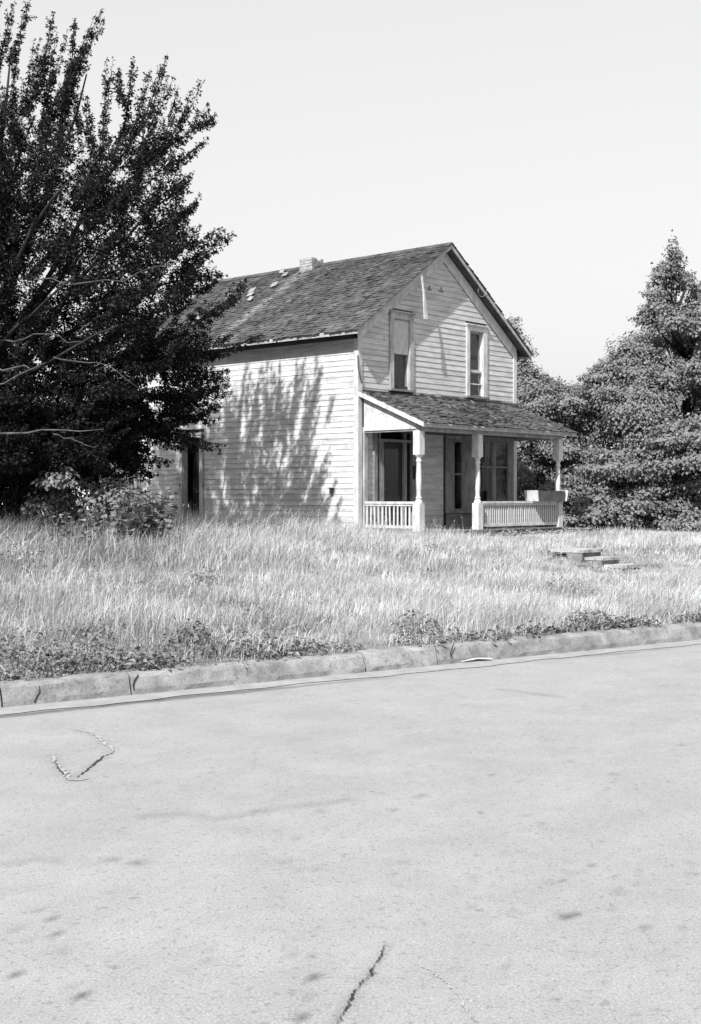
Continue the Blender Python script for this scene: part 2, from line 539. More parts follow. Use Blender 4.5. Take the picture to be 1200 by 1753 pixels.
# ------------------------------------------------------------------ the house
house = empty('house', (HX, HY, 0), math.pi / 2 - TH)      # local x along the front, y to the back, z up
tag(house, 'abandoned two-storey white clapboard house with gabled shingle roof and front porch', 'house')
W, L = 6.146, 7.74
S_, O_ = 0.34, 0.28                                        # eave and rake overhang
ZE, ZA = 5.233, 7.533
RUN = W / 2 + 0.264
SL = (ZA - ZE) / RUN
roofz = lambda w: ZA - abs(w - W / 2) * SL                 # top of shingles
wallz = lambda w: roofz(w) - 0.13
EXP = 0.125


def wall_strips(bm, axis_pts, holes, ztop, z0, mk):
    xs = sorted(set(axis_pts + [h[0] for h in holes] + [h[1] for h in holes]))
    for a, c in zip(xs[:-1], xs[1:]):
        zs = [z0]
        for h in sorted(holes, key=lambda h: h[2]):
            if h[0] <= a + 1e-6 and h[1] >= c - 1e-6: zs += [h[2], h[3]]
        zs.append(None)
        for lo, hi in zip(zs[0::2], zs[1::2]):
            za, zc = (hi, hi) if hi is not None else (ztop(a), ztop(c))
            mk(bm, a, c, lo, za, zc)


def mk_front(bm, a, c, lo, za, zc):
    bm.hexa([(a, .02, lo), (c, .02, lo), (c, .02, zc), (a, .02, za)][::-1], [(a, .12, lo), (c, .12, lo), (c, .12, zc), (a, .12, za)][::-1])


def mk_side(bm, a, c, lo, za, zc):
    bm.hexa([(.02, a, lo), (.02, c, lo), (.02, c, zc), (.02, a, za)], [(.12, a, lo), (.12, c, lo), (.12, c, zc), (.12, a, za)])


F_HOLES = [(1.20, 1.785, 4.04, 5.565), (4.13, 4.70, 3.99, 5.566), (0.61, 1.86, 0.75, 2.97), (3.45, 5.6, 1.2, 2.93)]
S_HOLES = [(5.19, 5.82, 0.75, 2.95)]
b = MB(); wall_strips(b, [0.12, W / 2, W - .12], F_HOLES, wallz, 0.35, mk_front)
front_wall = b.build('front_wall', M['sheath'], house)
b = MB(); wall_strips(b, [0.02, L], S_HOLES, lambda d: wallz(0.0), 0.35, mk_side)
side_wall = b.build('side_wall', M['sheath'], house)
b = MB()
b.hexa([(.12, L - .12, .35), (W - .12, L - .12, .35), (W - .12, L - .12, wallz(0)), (W / 2, L - .12, wallz(W / 2)), (.12, L - .12, wallz(0))],
       [(.12, L, .35), (W - .12, L, .35), (W - .12, L, wallz(0)), (W / 2, L, wallz(W / 2)), (.12, L, wallz(0))])
b.build('back_wall', M['clap'], house)
b = MB(); b.box(W - .12, W, .02, L, .35, wallz(0)); b.build('far_side_wall', M['clap'], house)
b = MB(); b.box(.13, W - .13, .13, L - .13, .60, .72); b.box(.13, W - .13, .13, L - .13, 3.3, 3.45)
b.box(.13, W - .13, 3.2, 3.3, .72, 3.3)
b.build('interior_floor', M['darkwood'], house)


def clap_runs(a, c, lo, hi, holes):
    runs = [(a, c)]
    for h in holes:
        if h[2] < hi - .03 and h[3] > lo + .03:
            nr_ = []
            for x, y in runs:
                if h[1] <= x or h[0] >= y: nr_.append((x, y)); continue
                if h[0] > x: nr_.append((x, h[0]))
                if h[1] < y: nr_.append((h[1], y))
            runs = nr_
    return [r for r in runs if r[1] - r[0] > .06]


# clapboards: every course between openings is a board of its own
front_blocks = [(1.06, 1.945, 3.88, 5.76), (3.995, 4.885, 3.9, 5.73), (0.505, 2.035, .6, 3.0), (3.1, 5.95, .6, 3.0)]
z = 0.42; k = 0
while z < wallz(W / 2) - .1:
    z1 = z + EXP
    half = (ZA - .15 - z1) / SL
    a, c = max(.11, W / 2 - half), min(W - .11, W / 2 + half)
    half0 = (ZA - .15 - z) / SL
    a0, c0 = max(.11, W / 2 - half0), min(W - .11, W / 2 + half0)
    for x, y in clap_runs(a, c, z, z1, front_blocks):
        x0 = a0 if abs(x - a) < 1e-6 else x; y0 = c0 if abs(y - c) < 1e-6 else y
        if 3.63 < z1 < 3.86 and False: continue
        j = random.uniform(-.003, .003); j2 = random.uniform(-.003, .003)
        bm = MB(); t = .009 + random.uniform(-.002, .003)
        bm.hexa([(x0, -t, z + j), (y0, -t, z + j2), (y0, .018, z + j2), (x0, .018, z + j)],
                [(x, .001, z1 - .0035), (y, .001, z1 - .0035), (y, .018, z1 - .0035), (x, .018, z1 - .0035)])
        bm.build('clapboard', M['clap'], front_wall)
    z = z1; k += 1
side_blocks = [(5.05, 5.96, .4, 3.09)]
z = 0.42
while z < 5.0:
    z1 = z + EXP
    for x, y in clap_runs(.11, L - .13, z, z1, side_blocks):
        joins = [x] + ([random.uniform(1.5, 4.2)] if y > 4.4 and x < 1 and random.random() < .55 else []) + [y]
        for p, q in zip(joins[:-1], joins[1:]):
            j = random.uniform(-.003, .003); j2 = random.uniform(-.003, .003)
            bm = MB(); t = .009 + random.uniform(-.002, .003); g = .0015
            bm.hexa([(-t, p + g, z + j), (.018, p + g, z + j), (.018, q - g, z + j2), (-t, q - g, z + j2)],
                    [(.001, p + g, z1 - .0035), (.018, p + g, z1 - .0035), (.018, q - g, z1 - .0035), (.001, q - g, z1 - .0035)])
            bm.build('clapboard', M['clap'], side_wall)
    z = z1
# corner boards
b = MB(); b.box(-.032, .105, -.032, 0.0, .42, 5.18); b.box(-.032, 0.0, 0.0, .105, .42, 5.0); b.build('corner_board', M['trim'], house)
b = MB(); b.box(W - .105, W + .03, -.032, 0.02, .42, 5.18); b.build('corner_board', M['trim'], house)
b = MB(); b.box(-.032, 0.018, L - .125, L + .02, .42, 5.0); b.build('corner_board', M['trim'], house)
b = MB(); b.box(-.05, -.03, L - .02, L + .05, .9, 5.1); b.build('downpipe', M['metal'], house)
# frieze boards under the eave and along the rakes
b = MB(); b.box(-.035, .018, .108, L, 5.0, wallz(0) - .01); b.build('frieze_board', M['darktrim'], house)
for sgn in (-1, 1):
    b = MB()
    e = W / 2 * sgn
    p0 = W / 2 + e; p1 = W / 2
    za0, za1 = wallz(p0), wallz(p1)
    dd = .30
    b.hexa([(p0, -.04, za0 - dd), (p1 + sgn * .002, -.04, za1 - dd), (p1 + sgn * .002, -.04, za1), (p0, -.04, za0)],
           [(p0, -.021, za0 - dd), (p1 + sgn * .002, -.021, za1 - dd), (p1 + sgn * .002, -.021, za1), (p0, -.021, za0)])
    b.build('frieze_board', M['trim'], house)

# roof: deck, soffit, rake boards, shingles
b = MB()
for sgn in (-1, 1):
    tip = W / 2 + sgn * (RUN + (S_ - .264))
    ztip = roofz(tip)
    a = (W / 2, ZA); c = (tip, ztip)
    y0, y1 = -O_ + .03, L + O_ - .03
    b.hexa([(a[0], y0, a[1] - .03), (c[0], y0, c[1] - .03), (c[0], y0, c[1] - .07), (a[0], y0, a[1] - .07)],
           [(a[0], y1, a[1] - .03), (c[0], y1, c[1] - .03), (c[0], y1, c[1] - .07), (a[0], y1, a[1] - .07)])
roof = b.build('roof', M['deck'], house)
for sgn in (-1, 1):                                        # soffit boards under the rake overhang
    tip = W / 2 + sgn * (RUN + (S_ - .264)); zt = roofz(tip)
    for y0, y1 in ((-O_ + .03, -.04), (L, L + O_ - .03)):
        b = MB()
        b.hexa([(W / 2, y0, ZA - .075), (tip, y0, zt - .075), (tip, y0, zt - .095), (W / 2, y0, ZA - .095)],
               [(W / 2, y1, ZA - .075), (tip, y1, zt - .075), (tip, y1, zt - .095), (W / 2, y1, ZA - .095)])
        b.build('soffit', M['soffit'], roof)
for sgn in (-1, 1):
    tip = W / 2 + sgn * (RUN + (S_ - .264)); zt = roofz(tip)
    for ya, yb in ((-O_, -O_ + .028), (L + O_ - .028, L + O_)):
        b = MB()
        b.hexa([(W / 2, ya, ZA - .034), (tip, ya, zt - .034), (tip, ya, zt - .135), (W / 2, ya, ZA - .135)],
               [(W / 2, yb, ZA - .034), (tip, yb, zt - .034), (tip, yb, zt - .135), (W / 2, yb, ZA - .135)])
        b.build('rake_board', M['greytrim'], roof)
    b = MB(); b.box(tip - .012 if sgn > 0 else tip - .01, tip + .01 if sgn > 0 else tip + .012, -O_ + .03, L + O_ - .03, zt - .13, zt - .035)
    b.build('fascia', M['greytrim'], roof)


def shingle_field(name, parent, org, ex, ey, wid, length, expo, streak=None, rag=0.0, seed=3):
    """org = eave start, ex along the eave, ey up the slope, both unit; courses of separate shingles"""
    r = random.Random(seed)
    nz_ = ex.cross(ey).normalized()
    if nz_.z < 0: nz_ = -nz_
    b = MB()
    n = int(length / expo)
    for c in range(n + 1):
        s0 = c * expo - .03; s1 = min(s0 + expo * 1.9, length + .01)
        x = -r.uniform(0, .1)
        while x < wid:
            w_ = r.uniform(.07, .13)
            xa, xb = max(0, x), min(wid, x + w_ - .005)
            x += w_
            if xb - xa < .02: continue
            if r.random() < rag * .6: continue
            lift = .020 + (r.random() ** 3) * .02 * (1 + 2 * rag)
            ds = r.gauss(0, .008 * (1 + rag * 2))
            tn = r.uniform(.8, 1.15)
            if r.random() < .03: tn *= .6
            if streak: tn *= streak((xa + xb) / 2, s0 / length, r)
            a0 = org + ex * xa + ey * (s0 + ds); b0 = org + ex * xb + ey * (s0 + ds)
            a1 = org + ex * xa + ey * s1; b1 = org + ex * xb + ey * s1
            up, dn = nz_ * lift, nz_ * (lift - .014)
            b.add([a0 + dn, b0 + dn, b0 + up, a0 + up, b1 + nz_ * .002, a1 + nz_ * .002], [(0, 1, 2, 3), (3, 2, 4, 5), (0, 3, 5), (1, 4, 2)], tn)
    o = b.build(name, M['shingle'], parent)
    o['kind'] = 'stuff'
    return o


slope_len = math.hypot(RUN + S_ - .264, ZA - roofz(-S_))
for sgn in (-1, 1):
    tip = W / 2 + sgn * (RUN + (S_ - .264)); zt = roofz(tip)
    ey = Vector((W / 2 - tip, 0, ZA - zt)).normalized()
    org = Vector((tip, -O_ - .03, zt - .03)) - ey * .03

    def streak(x, s, r):
        c0 = 4.62 + .12 * (1 - s)
        v = max(0, 1 - abs(x - c0) / (.22 + .16 * s))
        patch = 1 + .25 * math.sin(x * 1.3 + s * 5) * math.sin(s * 9 + x)
        return patch * (1 + (1.6 * v if r.random() < .85 else .2)) * (1.0 if x < 4.3 else .92)
    shingle_field('shingles', roof, org, Vector((0, 1, 0)), ey, L + 2 * O_ + .06, slope_len + .03, .122, streak if sgn < 0 else None, .05, 5 + sgn)
b = MB()
y = -O_ - .01
while y < L + O_:
    w_ = random.uniform(.14, .24)
    for sgn in (-1, 1):
        p = Vector((W / 2, 0, ZA + .012)); q = Vector((W / 2 + sgn * .13, 0, ZA + .012 - .13 * SL))
        b.hexa([(p.x, y, p.z), (q.x, y, q.z), (q.x, y, q.z - .015), (p.x, y, p.z - .015)], [(p.x, y + w_ - .01, p.z + .006), (q.x, y + w_ - .01, q.z + .006), (q.x, y + w_ - .01, q.z - .01), (p.x, y + w_ - .01, p.z - .01)], random.uniform(.7, 1.2))
    y += w_
o = b.build('ridge_shingles', M['shingle'], roof); o['kind'] = 'stuff'
# lifted pale shingles scattered near the old chimney
ey = Vector((RUN, 0, ZA - ZE)).normalized(); nz_ = Vector((-ey.z, 0, ey.x))
for d, s, tl in ((6.12, 2.55, .45), (6.0, 2.3, .5), (5.45, 2.75, .2), (5.3, 2.5, .15), (5.15, 3.75, .3), (4.85, 3.5, .2), (5.05, 2.2, .2), (6.3, 1.4, .2), (4.75, 2.9, .25)):
    p = Vector((W / 2, d, ZA)) - ey * (4.05 - s) + nz_ * .05
    b = MB()
    e2 = (ey * math.cos(tl) + nz_ * math.sin(tl)); ex = Vector((0, 1, 0)) * .09 + ey * random.uniform(-.03, .03)
    a = [p - ex, p + ex, p + ex + e2 * .16, p - ex + e2 * .16]
    b.hexa([q - nz_ * .012 for q in a], a, 3.2)
    b.build('loose_shingle', M['shingle'], roof)

# chimney stub of whitewashed brick with a broken top
b = MB()
cx0, cx1, cy0, cy1 = W / 2 - .24, W / 2 + .2, 4.05, 4.5
r = random.Random(4)
zc = 7.18
row = 0
while zc < 7.77:
    off = .1 if row % 2 else 0
    for (ax, lo, hi) in ((0, cx0, cx1), (1, cy0, cy1)):
        for side in (0, 1):
            p = lo - off
            while p < hi:
                q0, q1 = max(lo, p), min(hi, p + .2)
                p += .21
                if q1 - q0 < .03: continue
                mid = (q0 + q1) / 2
                lim = 7.77 - (.14 if ax == 0 and side == 0 and mid > W / 2 + .02 else 0) - r.uniform(0, .06)
                if zc + .07 > lim: continue
                j = r.uniform(-.008, .008)
                tn = r.uniform(.9, 1.08)
                if ax == 0:
                    yy = cy0 if side == 0 else cy1 - .1
                    b.box(q0, q1 - .008, yy + j, yy + .1 + j, zc, zc + .064, tn)
                else:
                    xx = cx0 if side == 0 else cx1 - .1
                    b.box(xx + j, xx + .1 + j, q0, q1 - .008, zc, zc + .064, tn)
    zc += .074; row += 1
b.box(cx0 + .012, cx1 - .012, cy0 + .012, cy1 - .012, 7.1, 7.63, .9)
chim = b.build('chimney', M['brick'], roof)


# windows of the upper floor
def casing(x0, x1, o0, o1, zs, zh, zt, m, name='window'):
    b = MB()
    b.box(x0, o0, -.045, .02, zs, zh); b.box(o1, x1, -.045, .02, zs, zh)
    b.box(x0, x1, -.047, .02, zh + .001, zt)
    b.box(o0 - .002, o0 + .012, -.02, .13, zs, zh); b.box(o1 - .012, o1 + .002, -.02, .13, zs, zh)
    b.box(o0, o1, -.02, .13, zh - .012, zh)
    w = b.build(name, m, house)
    c = MB(); c.box(x0 - .035, x1 + .035, -.085, .0, zt + .001, zt + .03); c.box(x0 - .02, x1 + .02, -.065, 0, zt - .03, zt - .001)
    c.build('head_cap', m, w)
    s = MB(); s.box(x0 - .03, x1 + .03, -.095, .02, zs - .05, zs - .002); s.build('sill', M['midwood'], w)
    return w


def curtain(parent, x0, x1, z0, z1, y, m, amp=.018, folds=5, name='curtain'):
    b = MB(); n = folds * 6
    for i in range(n):
        xa, xb = x0 + (x1 - x0) * i / n, x0 + (x1 - x0) * (i + 1) / n
        fa, fb = [amp * math.sin(2 * math.pi * folds * q / n + .6 * math.sin(q)) for q in (i, i + 1)]
        b.add([(xa, y + fa, z0), (xb, y + fb, z0), (xb, y + fb * .7, z1), (xa, y + fa * .7, z1)], [(0, 1, 2, 3)])
    return b.build(name, m, parent)


def sash(parent, x0, x1, z0, z1, y, m, st_=.045, name='sash'):
    b = MB()
    b.box(x0, x0 + st_, y, y + .035, z0, z1); b.box(x1 - st_, x1, y, y + .035, z0, z1)
    b.box(x0 + st_, x1 - st_, y + .001, y + .034, z0, z0 + st_); b.box(x0 + st_, x1 - st_, y + .001, y + .034, z1 - st_ * .8, z1)
    s = b.build(name, m, parent)
    g = MB(); g.box(x0 + st_, x1 - st_, y + .012, y + .016, z0 + st_, z1 - st_ * .8); g.build('pane', M['glass'], parent)
    return s


w1 = casing(1.07, 1.915, 1.20, 1.785, 3.955, 5.565, 5.715, M['greytrim'])
sash(w1, 1.212, 1.773, 4.0, 4.78, .05, M['midwood'], .04)
curtain(w1, 1.22, 1.77, 3.98, 4.9, .12, M['curtain'], .02, 4)
b = MB(); b.box(1.205, 1.78, .0, .02, 4.765, 5.55); b.build('blanking_board', M['board'], w1)
w2 = casing(4.005, 4.86, 4.13, 4.70, 3.965, 5.566, 5.70, M['trim'])
sash(w2, 4.142, 4.688, 4.60, 5.55, .06, M['greytrim'], .035)
sash(w2, 4.142, 4.688, 3.97, 4.56, .03, M['greytrim'], .03)
b = MB(); b.box(4.143, 4.687, .0, .05, 4.555, 4.61); b.box(4.143, 4.687, .005, .05, 4.255, 4.285); b.build('meeting_rail', M['trim'], w2)
curtain(w2, 4.14, 4.69, 3.98, 4.9, .15, M['curtain'], .015, 4)
b = MB(); b.box(4.15, 4.68, .125, .128, 4.99, 5.55); b.build('shade', M['shade'], w2)

# a loose trim board hanging from the rake, scraps of bracket, a wire ring
b = MB()
zt = roofz(1.9) - .13
b.hexa([(1.865, -O_ - .03, zt), (1.915, -O_ - .03, zt), (1.915, -O_ - .005, zt), (1.865, -O_ - .005, zt)],
       [(1.925, -O_ - .045, zt - .38), (1.975, -O_ - .045, zt - .38), (1.975, -O_ - .02, zt - .38), (1.925, -O_ - .02, zt - .38)])
b.hexa([(1.925, -O_ - .045, zt - .38), (1.975, -O_ - .045, zt - .38), (1.975, -O_ - .02, zt - .38), (1.925, -O_ - .02, zt - .38)],
       [(1.95, -O_ - .06, zt - 1.0), (2.085, -O_ - .06, zt - 1.0), (2.085, -O_ - .03, zt - 1.0), (1.95, -O_ - .03, zt - 1.0)])
b.build('hanging_trim_board', M['trim'], house)
for x, zz in ((2.55, 6.38), (3.0, 6.4)):
    b = MB(); b.box(x - .08, x + .08, -.03, -.012, zz - .012, zz + .008); b.box(x - .008, x + .012, -.03, -.014, zz + .008, zz + .09)
    b.build('bracket_remnant', M['midwood'], house)
b = MB()
c0 = Vector((4.28, -O_ - .02, roofz(4.28) - .18))
pts = [c0 + Vector((.17 * math.cos(a), .03 * math.sin(a), -.13 * math.sin(a))) for a in np.linspace(-.3, math.pi + .3, 14)]
b.tube(pts, [.005] * 14, 5); b.build('wire_loop', M['greytrim'], house)
b = MB()
b.tube([(-.045, -.03, 4.62), (-.07, -.06, 4.35), (-.02, -.08, 4.12), (.06, -.06, 4.0)], [.012] * 4, 5); b.build('cable', M['metal'], house)
b = MB(); b.box(-.07, -.022, .72, .80, 1.56, 1.68); b.box(-.085, -.02, .70, .82, 1.68, 1.695); b.build('wall_vent', M['metal'], house)

# side doorway, its dark plank door set back in the opening
b = MB()
b.box(-.045, .02, 5.06, 5.18, .5, 2.96); b.box(-.045, .02, 5.83, 5.95, .5, 2.96); b.box(-.047, .02, 5.06, 5.95, 2.962, 3.08)
b.box(.0, .14, 5.168, 5.192, .6, 2.96); b.box(.0, .14, 5.818, 5.842, .6, 2.96)
sd = b.build('side_door_frame', M['greytrim'], house)
b = MB()
for i in range(5):
    b.box(.30, .325, 5.195 + i * .124, 5.315 + i * .124, .74, 2.94)
b.build('door_leaf', M['blackwood'], sd)
b = MB(); b.lathe(.285, 5.28, [(1.68, .02), (1.69, .03), (1.73, .03), (1.74, .02)], 8); b.build('handle', M['metal'], sd)

# ------------------------------------------------------------------ porch
ZF, PD, IP = 0.749, 1.824, 1.571
P1, P2, P3 = 0.179, 2.322, 5.693
RAIL = 1.391
b = MB()
y = .0
n = 46
for i in range(n):                                          # floor boards run out from the wall
    x0 = .06 + i * (5.80 - .06) / n
    b.box(x0, x0 + (5.80 - .06) / n - .006, -IP - .13 + random.uniform(-.008, .008), .0, ZF - .03 + random.uniform(-.003, .003), ZF)
porch_floor = b.build('porch_floor', M['midwood'], house); porch_floor['kind'] = 'stuff'
b = MB()
b.box(.075, .10, -IP - .10, -.02, .52, ZF - .035)
b.build('skirt_board', M['trim'], house)
b = MB()
b.box(.11, 5.78, -IP - .075, -IP - .05, .60, ZF - .035)
b.build('skirt_board', M['midwood'], house)
for x in (.5, 1.6, 2.7, 3.8, 4.9, 5.7):
    b = MB(); b.box(x - .1, x + .1, -IP + .02, -IP + .22, .3, ZF - .04); b.build('pier', M['conc'], house)

# porch roof
RW0, RW1 = -0.01, 6.08
ZT, ZB = 3.857, 3.101
b = MB()
b.hexa([(RW0 + .02, -.03, ZT - .03), (RW0 + .02, -PD, ZB - .03), (RW0 + .02, -PD, ZB - .07), (RW0 + .02, -.03, ZT - .07)],
       [(RW1 - .02, -.03, ZT - .03), (RW1 - .02, -PD, ZB - .03), (RW1 - .02, -PD, ZB - .07), (RW1 - .02, -.03, ZT - .07)])
proof = b.build('porch_roof', M['deck'], house)
for xa, xb in ((RW0 - .012, RW0 + .016), (RW1 - .016, RW1 + .012)):
    b = MB()
    b.hexa([(xa, -.035, ZT - .008), (xa, -PD - .03, ZB - .02), (xa, -PD - .03, ZB - .125), (xa, -.035, ZT - .14)],
           [(xb, -.035, ZT - .008), (xb, -PD - .03, ZB - .02), (xb, -PD - .03, ZB - .125), (xb, -.035, ZT - .14)])
    b.build('rake_board', M['trim'], proof)
b = MB()
b.box(RW0 + .018, RW1 - .018, -PD - .025, -PD - .002, ZB - .125, ZB - .03)
b.box(RW0 + .018, RW1 - .018, -PD - .04, -PD - .026, ZB - .07, ZB - .035)
b.build('fascia', M['greytrim'], proof)
ey = Vector((0, PD, ZT - ZB)).normalized()


def worn(x, s, r):
    v = 1 + .35 * math.sin(x * 2.1 + s * 3) * math.sin(s * 6 + x * .7)
    if r.random() < .04: v *= 1.6
    return v * 1.15


shingle_field('shingles', proof, Vector((RW0 - .02, -PD - .045, ZB - .03)), Vector((1, 0, 0)), ey, RW1 - RW0 + .04, math.hypot(PD, ZT - ZB) + .02, .115, worn, .08, 21)
# a few curled shingles and a dark ragged flashing strip along the wall
for i in range(16):
    x, s = random.uniform(.4, 5.9), random.uniform(.1, 1.75)
    p = Vector((x, -PD, ZB)) + ey * s + Vector((0, 0, .01))
    e2 = ey.copy(); e2.z += random.uniform(.15, .5); e2.normalize()
    b = MB(); a = [p, p + Vector((random.uniform(.06, .14), 0, 0)), p + Vector((random.uniform(.06, .14), 0, 0)) + e2 * .13, p + e2 * .13]
    b.hexa(a, [q + Vector((0, 0, .01)) for q in a], random.uniform(.8, 2.0)); b.build('loose_shingle', M['shingle'], proof)
b = MB()
x = .1
while x < W - .05:
    w_ = random.uniform(.08, .3); h = random.uniform(.01, .05) if x > 2.1 else .015
    b.hexa([(x, -.05, ZT - .03), (x + w_, -.05, ZT - .03), (x + w_, -.026, ZT - .01), (x, -.026, ZT - .01)],
           [(x, -.034, ZT + h), (x + w_, -.034, ZT + h * random.uniform(.6, 1.2)), (x + w_, -.022, ZT + h), (x, -.022, ZT + h)])
    x += w_
b.build('flashing', M['darkwood'], proof)
# ceiling, beam, pediment
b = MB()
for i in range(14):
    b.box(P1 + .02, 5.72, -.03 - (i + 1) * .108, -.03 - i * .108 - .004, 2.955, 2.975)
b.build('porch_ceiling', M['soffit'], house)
b = MB()
b.box(P1 - .06, 5.80, -IP - .06, -IP + .06, 2.90, 3.04)
b.box(P1 - .055, P1 + .05, -IP + .062, -.01, 2.905, 3.035)
b.box(5.69, 5.79, -IP + .062, -.01, 2.905, 3.035)
b.build('porch_beam', M['greytrim'], house)
b = MB()
zr = lambda d: ZT + (ZB - ZT) * (-d / PD) - .08
b.hexa([(P1 - .06, -.09, 2.945), (P1 - .06, -IP + .02, 2.945), (P1 - .06, -IP + .02, zr(-IP + .02)), (P1 - .06, -.09, zr(-.09))],
       [(P1 - .085, -.09, 2.945), (P1 - .085, -IP + .02, 2.945), (P1 - .085, -IP + .02, zr(-IP + .02)), (P1 - .085, -.09, zr(-.09))])
b.build('pediment_panel', M['trim'], house)
b = MB()
b.hexa([(5.76, -.03, 2.945), (5.76, -IP + .02, 2.945), (5.76, -IP + .02, zr(-IP + .02)), (5.76, -.03, zr(-.09))],
       [(5.79, -.03, 2.945), (5.79, -IP + .02, 2.945), (5.79, -IP + .02, zr(-IP + .02)), (5.79, -.03, zr(-.09))])
b.build('pediment_panel', M['trim'], house)

# turned posts
r2 = math.sqrt(2)


def post_mesh():
    b = MB(); h = .088
    b.lathe(0, 0, [(0, h * r2), (.60, h * r2)], 4, rot=math.pi / 4)
    b.lathe(0, 0, [(1.64, h * r2), (2.155, h * r2)], 4, rot=math.pi / 4)
    b.lathe(0, 0, [(.60, .086), (.625, .086), (.66, .07), (.69, .052), (.70, .066), (.72, .07), (.74, .052), (.78, .048), (.92, .056), (1.1, .062), (1.3, .058),
                   (1.46, .047), (1.5, .062), (1.52, .065), (1.545, .047), (1.58, .052), (1.61, .075), (1.64, .086)], 14)
    return b.mesh('porch_post', M['trim'])


pm = post_mesh()
for x in (P1, P2, P3):
    o = link('porch_post', pm, house); o.location = (x, -IP, ZF)
o = None
# half posts against the wall
b = MB(); b.box(P1 - .05, P1 + .06, -.075, -.03, ZF, 2.9); b.build('wall_post', M['greytrim'], house)

bal = MB()
bal.box(-.019, .019, -.012, .012, 0, .50)
bal_me = bal.mesh('baluster', M['trim'])


def railing(p, q, n):
    p, q = Vector(p), Vector(q)
    d = (q - p).normalized(); ang = math.atan2(d.y, d.x)
    b = MB()
    b.beam(p + Vector((0, 0, RAIL - .03)), q + Vector((0, 0, RAIL - .03)), .085, .05)
    b.beam(p + Vector((0, 0, RAIL - .08)), q + Vector((0, 0, RAIL - .08)), .05, .045)
    rl = b.build('railing', M['trim'], house)
    c = MB(); c.beam(p + Vector((0, 0, ZF + .085)), q + Vector((0, 0, ZF + .085)), .06, .06); c.build('bottom_rail', M['trim'], rl)
    for i in range(n):
        k = (i + .5) / n
        o = link('baluster', bal_me, rl)
        o.location = p.lerp(q, k) + Vector((0, 0, ZF + .10)) + Vector((random.uniform(-.004, .004), 0, 0))
        o.rotation_euler = (random.uniform(-.012, .012), random.uniform(-.015, .015), ang + random.uniform(-.08, .08))
        o.scale = (random.uniform(.9, 1.12), 1, (RAIL - .09 - ZF - .10) / .50)
    return rl


railing((P1, -.06, 0), (P1, -IP + .09, 0), 13)
railing((P2 + .09, -IP, 0), (P3 - .09, -IP, 0), 36)
railing((P3, -.06, 0), (P3, -IP + .09, 0), 13)

# front door set between narrow side lights, with a transom above
b = MB()
b.box(.51, .61, -.05, .02, ZF, 2.99); b.box(1.86, 2.03, -.05, .02, ZF, 2.99)
b.box(.61, 1.86, -.03, .10, 2.74, 2.80)
b.box(.70, .875, -.02, .10, ZF, 2.738); b.box(1.62, 1.72, .0, .10, ZF, 2.738)
b.box(.72, .78, .0, .09, 2.802, 2.97); b.box(1.64, 1.70, .0, .09, 2.802, 2.97)
b.box(.875, 1.62, -.02, .12, ZF, ZF + .035)
fd = b.build('front_door_frame', M['shadewood'], house)
b = MB()
b.box(.885, 1.61, .07, .10, ZF + .04, 2.735)
b.box(.89, .99, .055, .069, ZF + .04, 2.73); b.box(1.505, 1.605, .055, .069, ZF + .04, 2.73)
for z0, z1 in ((ZF + .04, ZF + .25), (1.18, 1.30), (2.6, 2.73)):
    b.box(.99, 1.505, .056, .069, z0, z1)
b.build('door_leaf', M['blackwood'], fd)
b = MB(); b.box(1.0, 1.495, .062, .066, 1.31, 2.59); b.build('pane', M['glass'], fd)
b = MB(); b.box(.612, .698, .06, .064, ZF, 2.73); b.box(1.722, 1.858, .06, .064, ZF, 2.73); b.box(.785, 1.635, .05, .054, 2.81, 2.965); b.build('side_light', M['glass'], fd)
b = MB(); b.lathe(0, 0, [(-.03, .02), (-.02, .03), (.02, .03), (.03, .02)], 10)
o = b.build('handle', M['metal'], fd); o.location = (.94, .03, 1.68); o.rotation_euler = (math.pi / 2, 0, 0)

# canted bay window behind the porch rail
BD = .43
bl = [(3.19, 0.0), (3.62, -BD), (5.44, -BD), (5.87, 0.0)]
bay_b = MB()


def face_box(bm, p, q, a, c, z0, z1, out0, out1):
    p, q = Vector((*p, 0)), Vector((*q, 0))
    d = (q - p).normalized(); nn = Vector((d.y, -d.x, 0))
    bm.hexa([p + d * a + nn * out0 + Vector((0, 0, z0)), p + d * c + nn * out0 + Vector((0, 0, z0)), p + d * c + nn * out1 + Vector((0, 0, z0)), p + d * a + nn * out1 + Vector((0, 0, z0))],
            [p + d * a + nn * out0 + Vector((0, 0, z1)), p + d * c + nn * out0 + Vector((0, 0, z1)), p + d * c + nn * out1 + Vector((0, 0, z1)), p + d * a + nn * out1 + Vector((0, 0, z1))])


cl = BD * r2
ZS = 1.15
for (p, q) in ((bl[0], bl[1]), (bl[2], bl[3])):
    face_box(bay_b, p, q, 0.0, .19, ZS, 2.95, -.05, .0); face_box(bay_b, p, q, .42, cl, ZS, 2.95, -.05, .0)
    face_box(bay_b, p, q, .19, .42, 2.84, 2.95, -.05, .0)
FWD = 5.44 - 3.62
face_box(bay_b, bl[1], bl[2], .0, .38, ZS, 2.95, -.05, .0)
face_box(bay_b, bl[1], bl[2], .935, 1.055, ZS, 2.95, -.05, .003)
face_box(bay_b, bl[1], bl[2], 1.60, FWD, ZS, 2.95, -.05, .0)
face_box(bay_b, bl[1], bl[2], .38, .935, 2.86, 2.95, -.05, .0); face_box(bay_b, bl[1], bl[2], 1.055, 1.60, 2.86, 2.95, -.05, .0)
face_box(bay_b, bl[1], bl[2], .38, .935, ZS, 1.30, -.05, .0); face_box(bay_b, bl[1], bl[2], 1.055, 1.60, ZS, 1.30, -.05, .0)
bay = bay_b.build('bay_window', M['shadewood'], house)
b = MB()
pan = [(3.21, -.005), (3.64, -BD + .02), (5.42, -BD + .02), (5.85, -.005)]
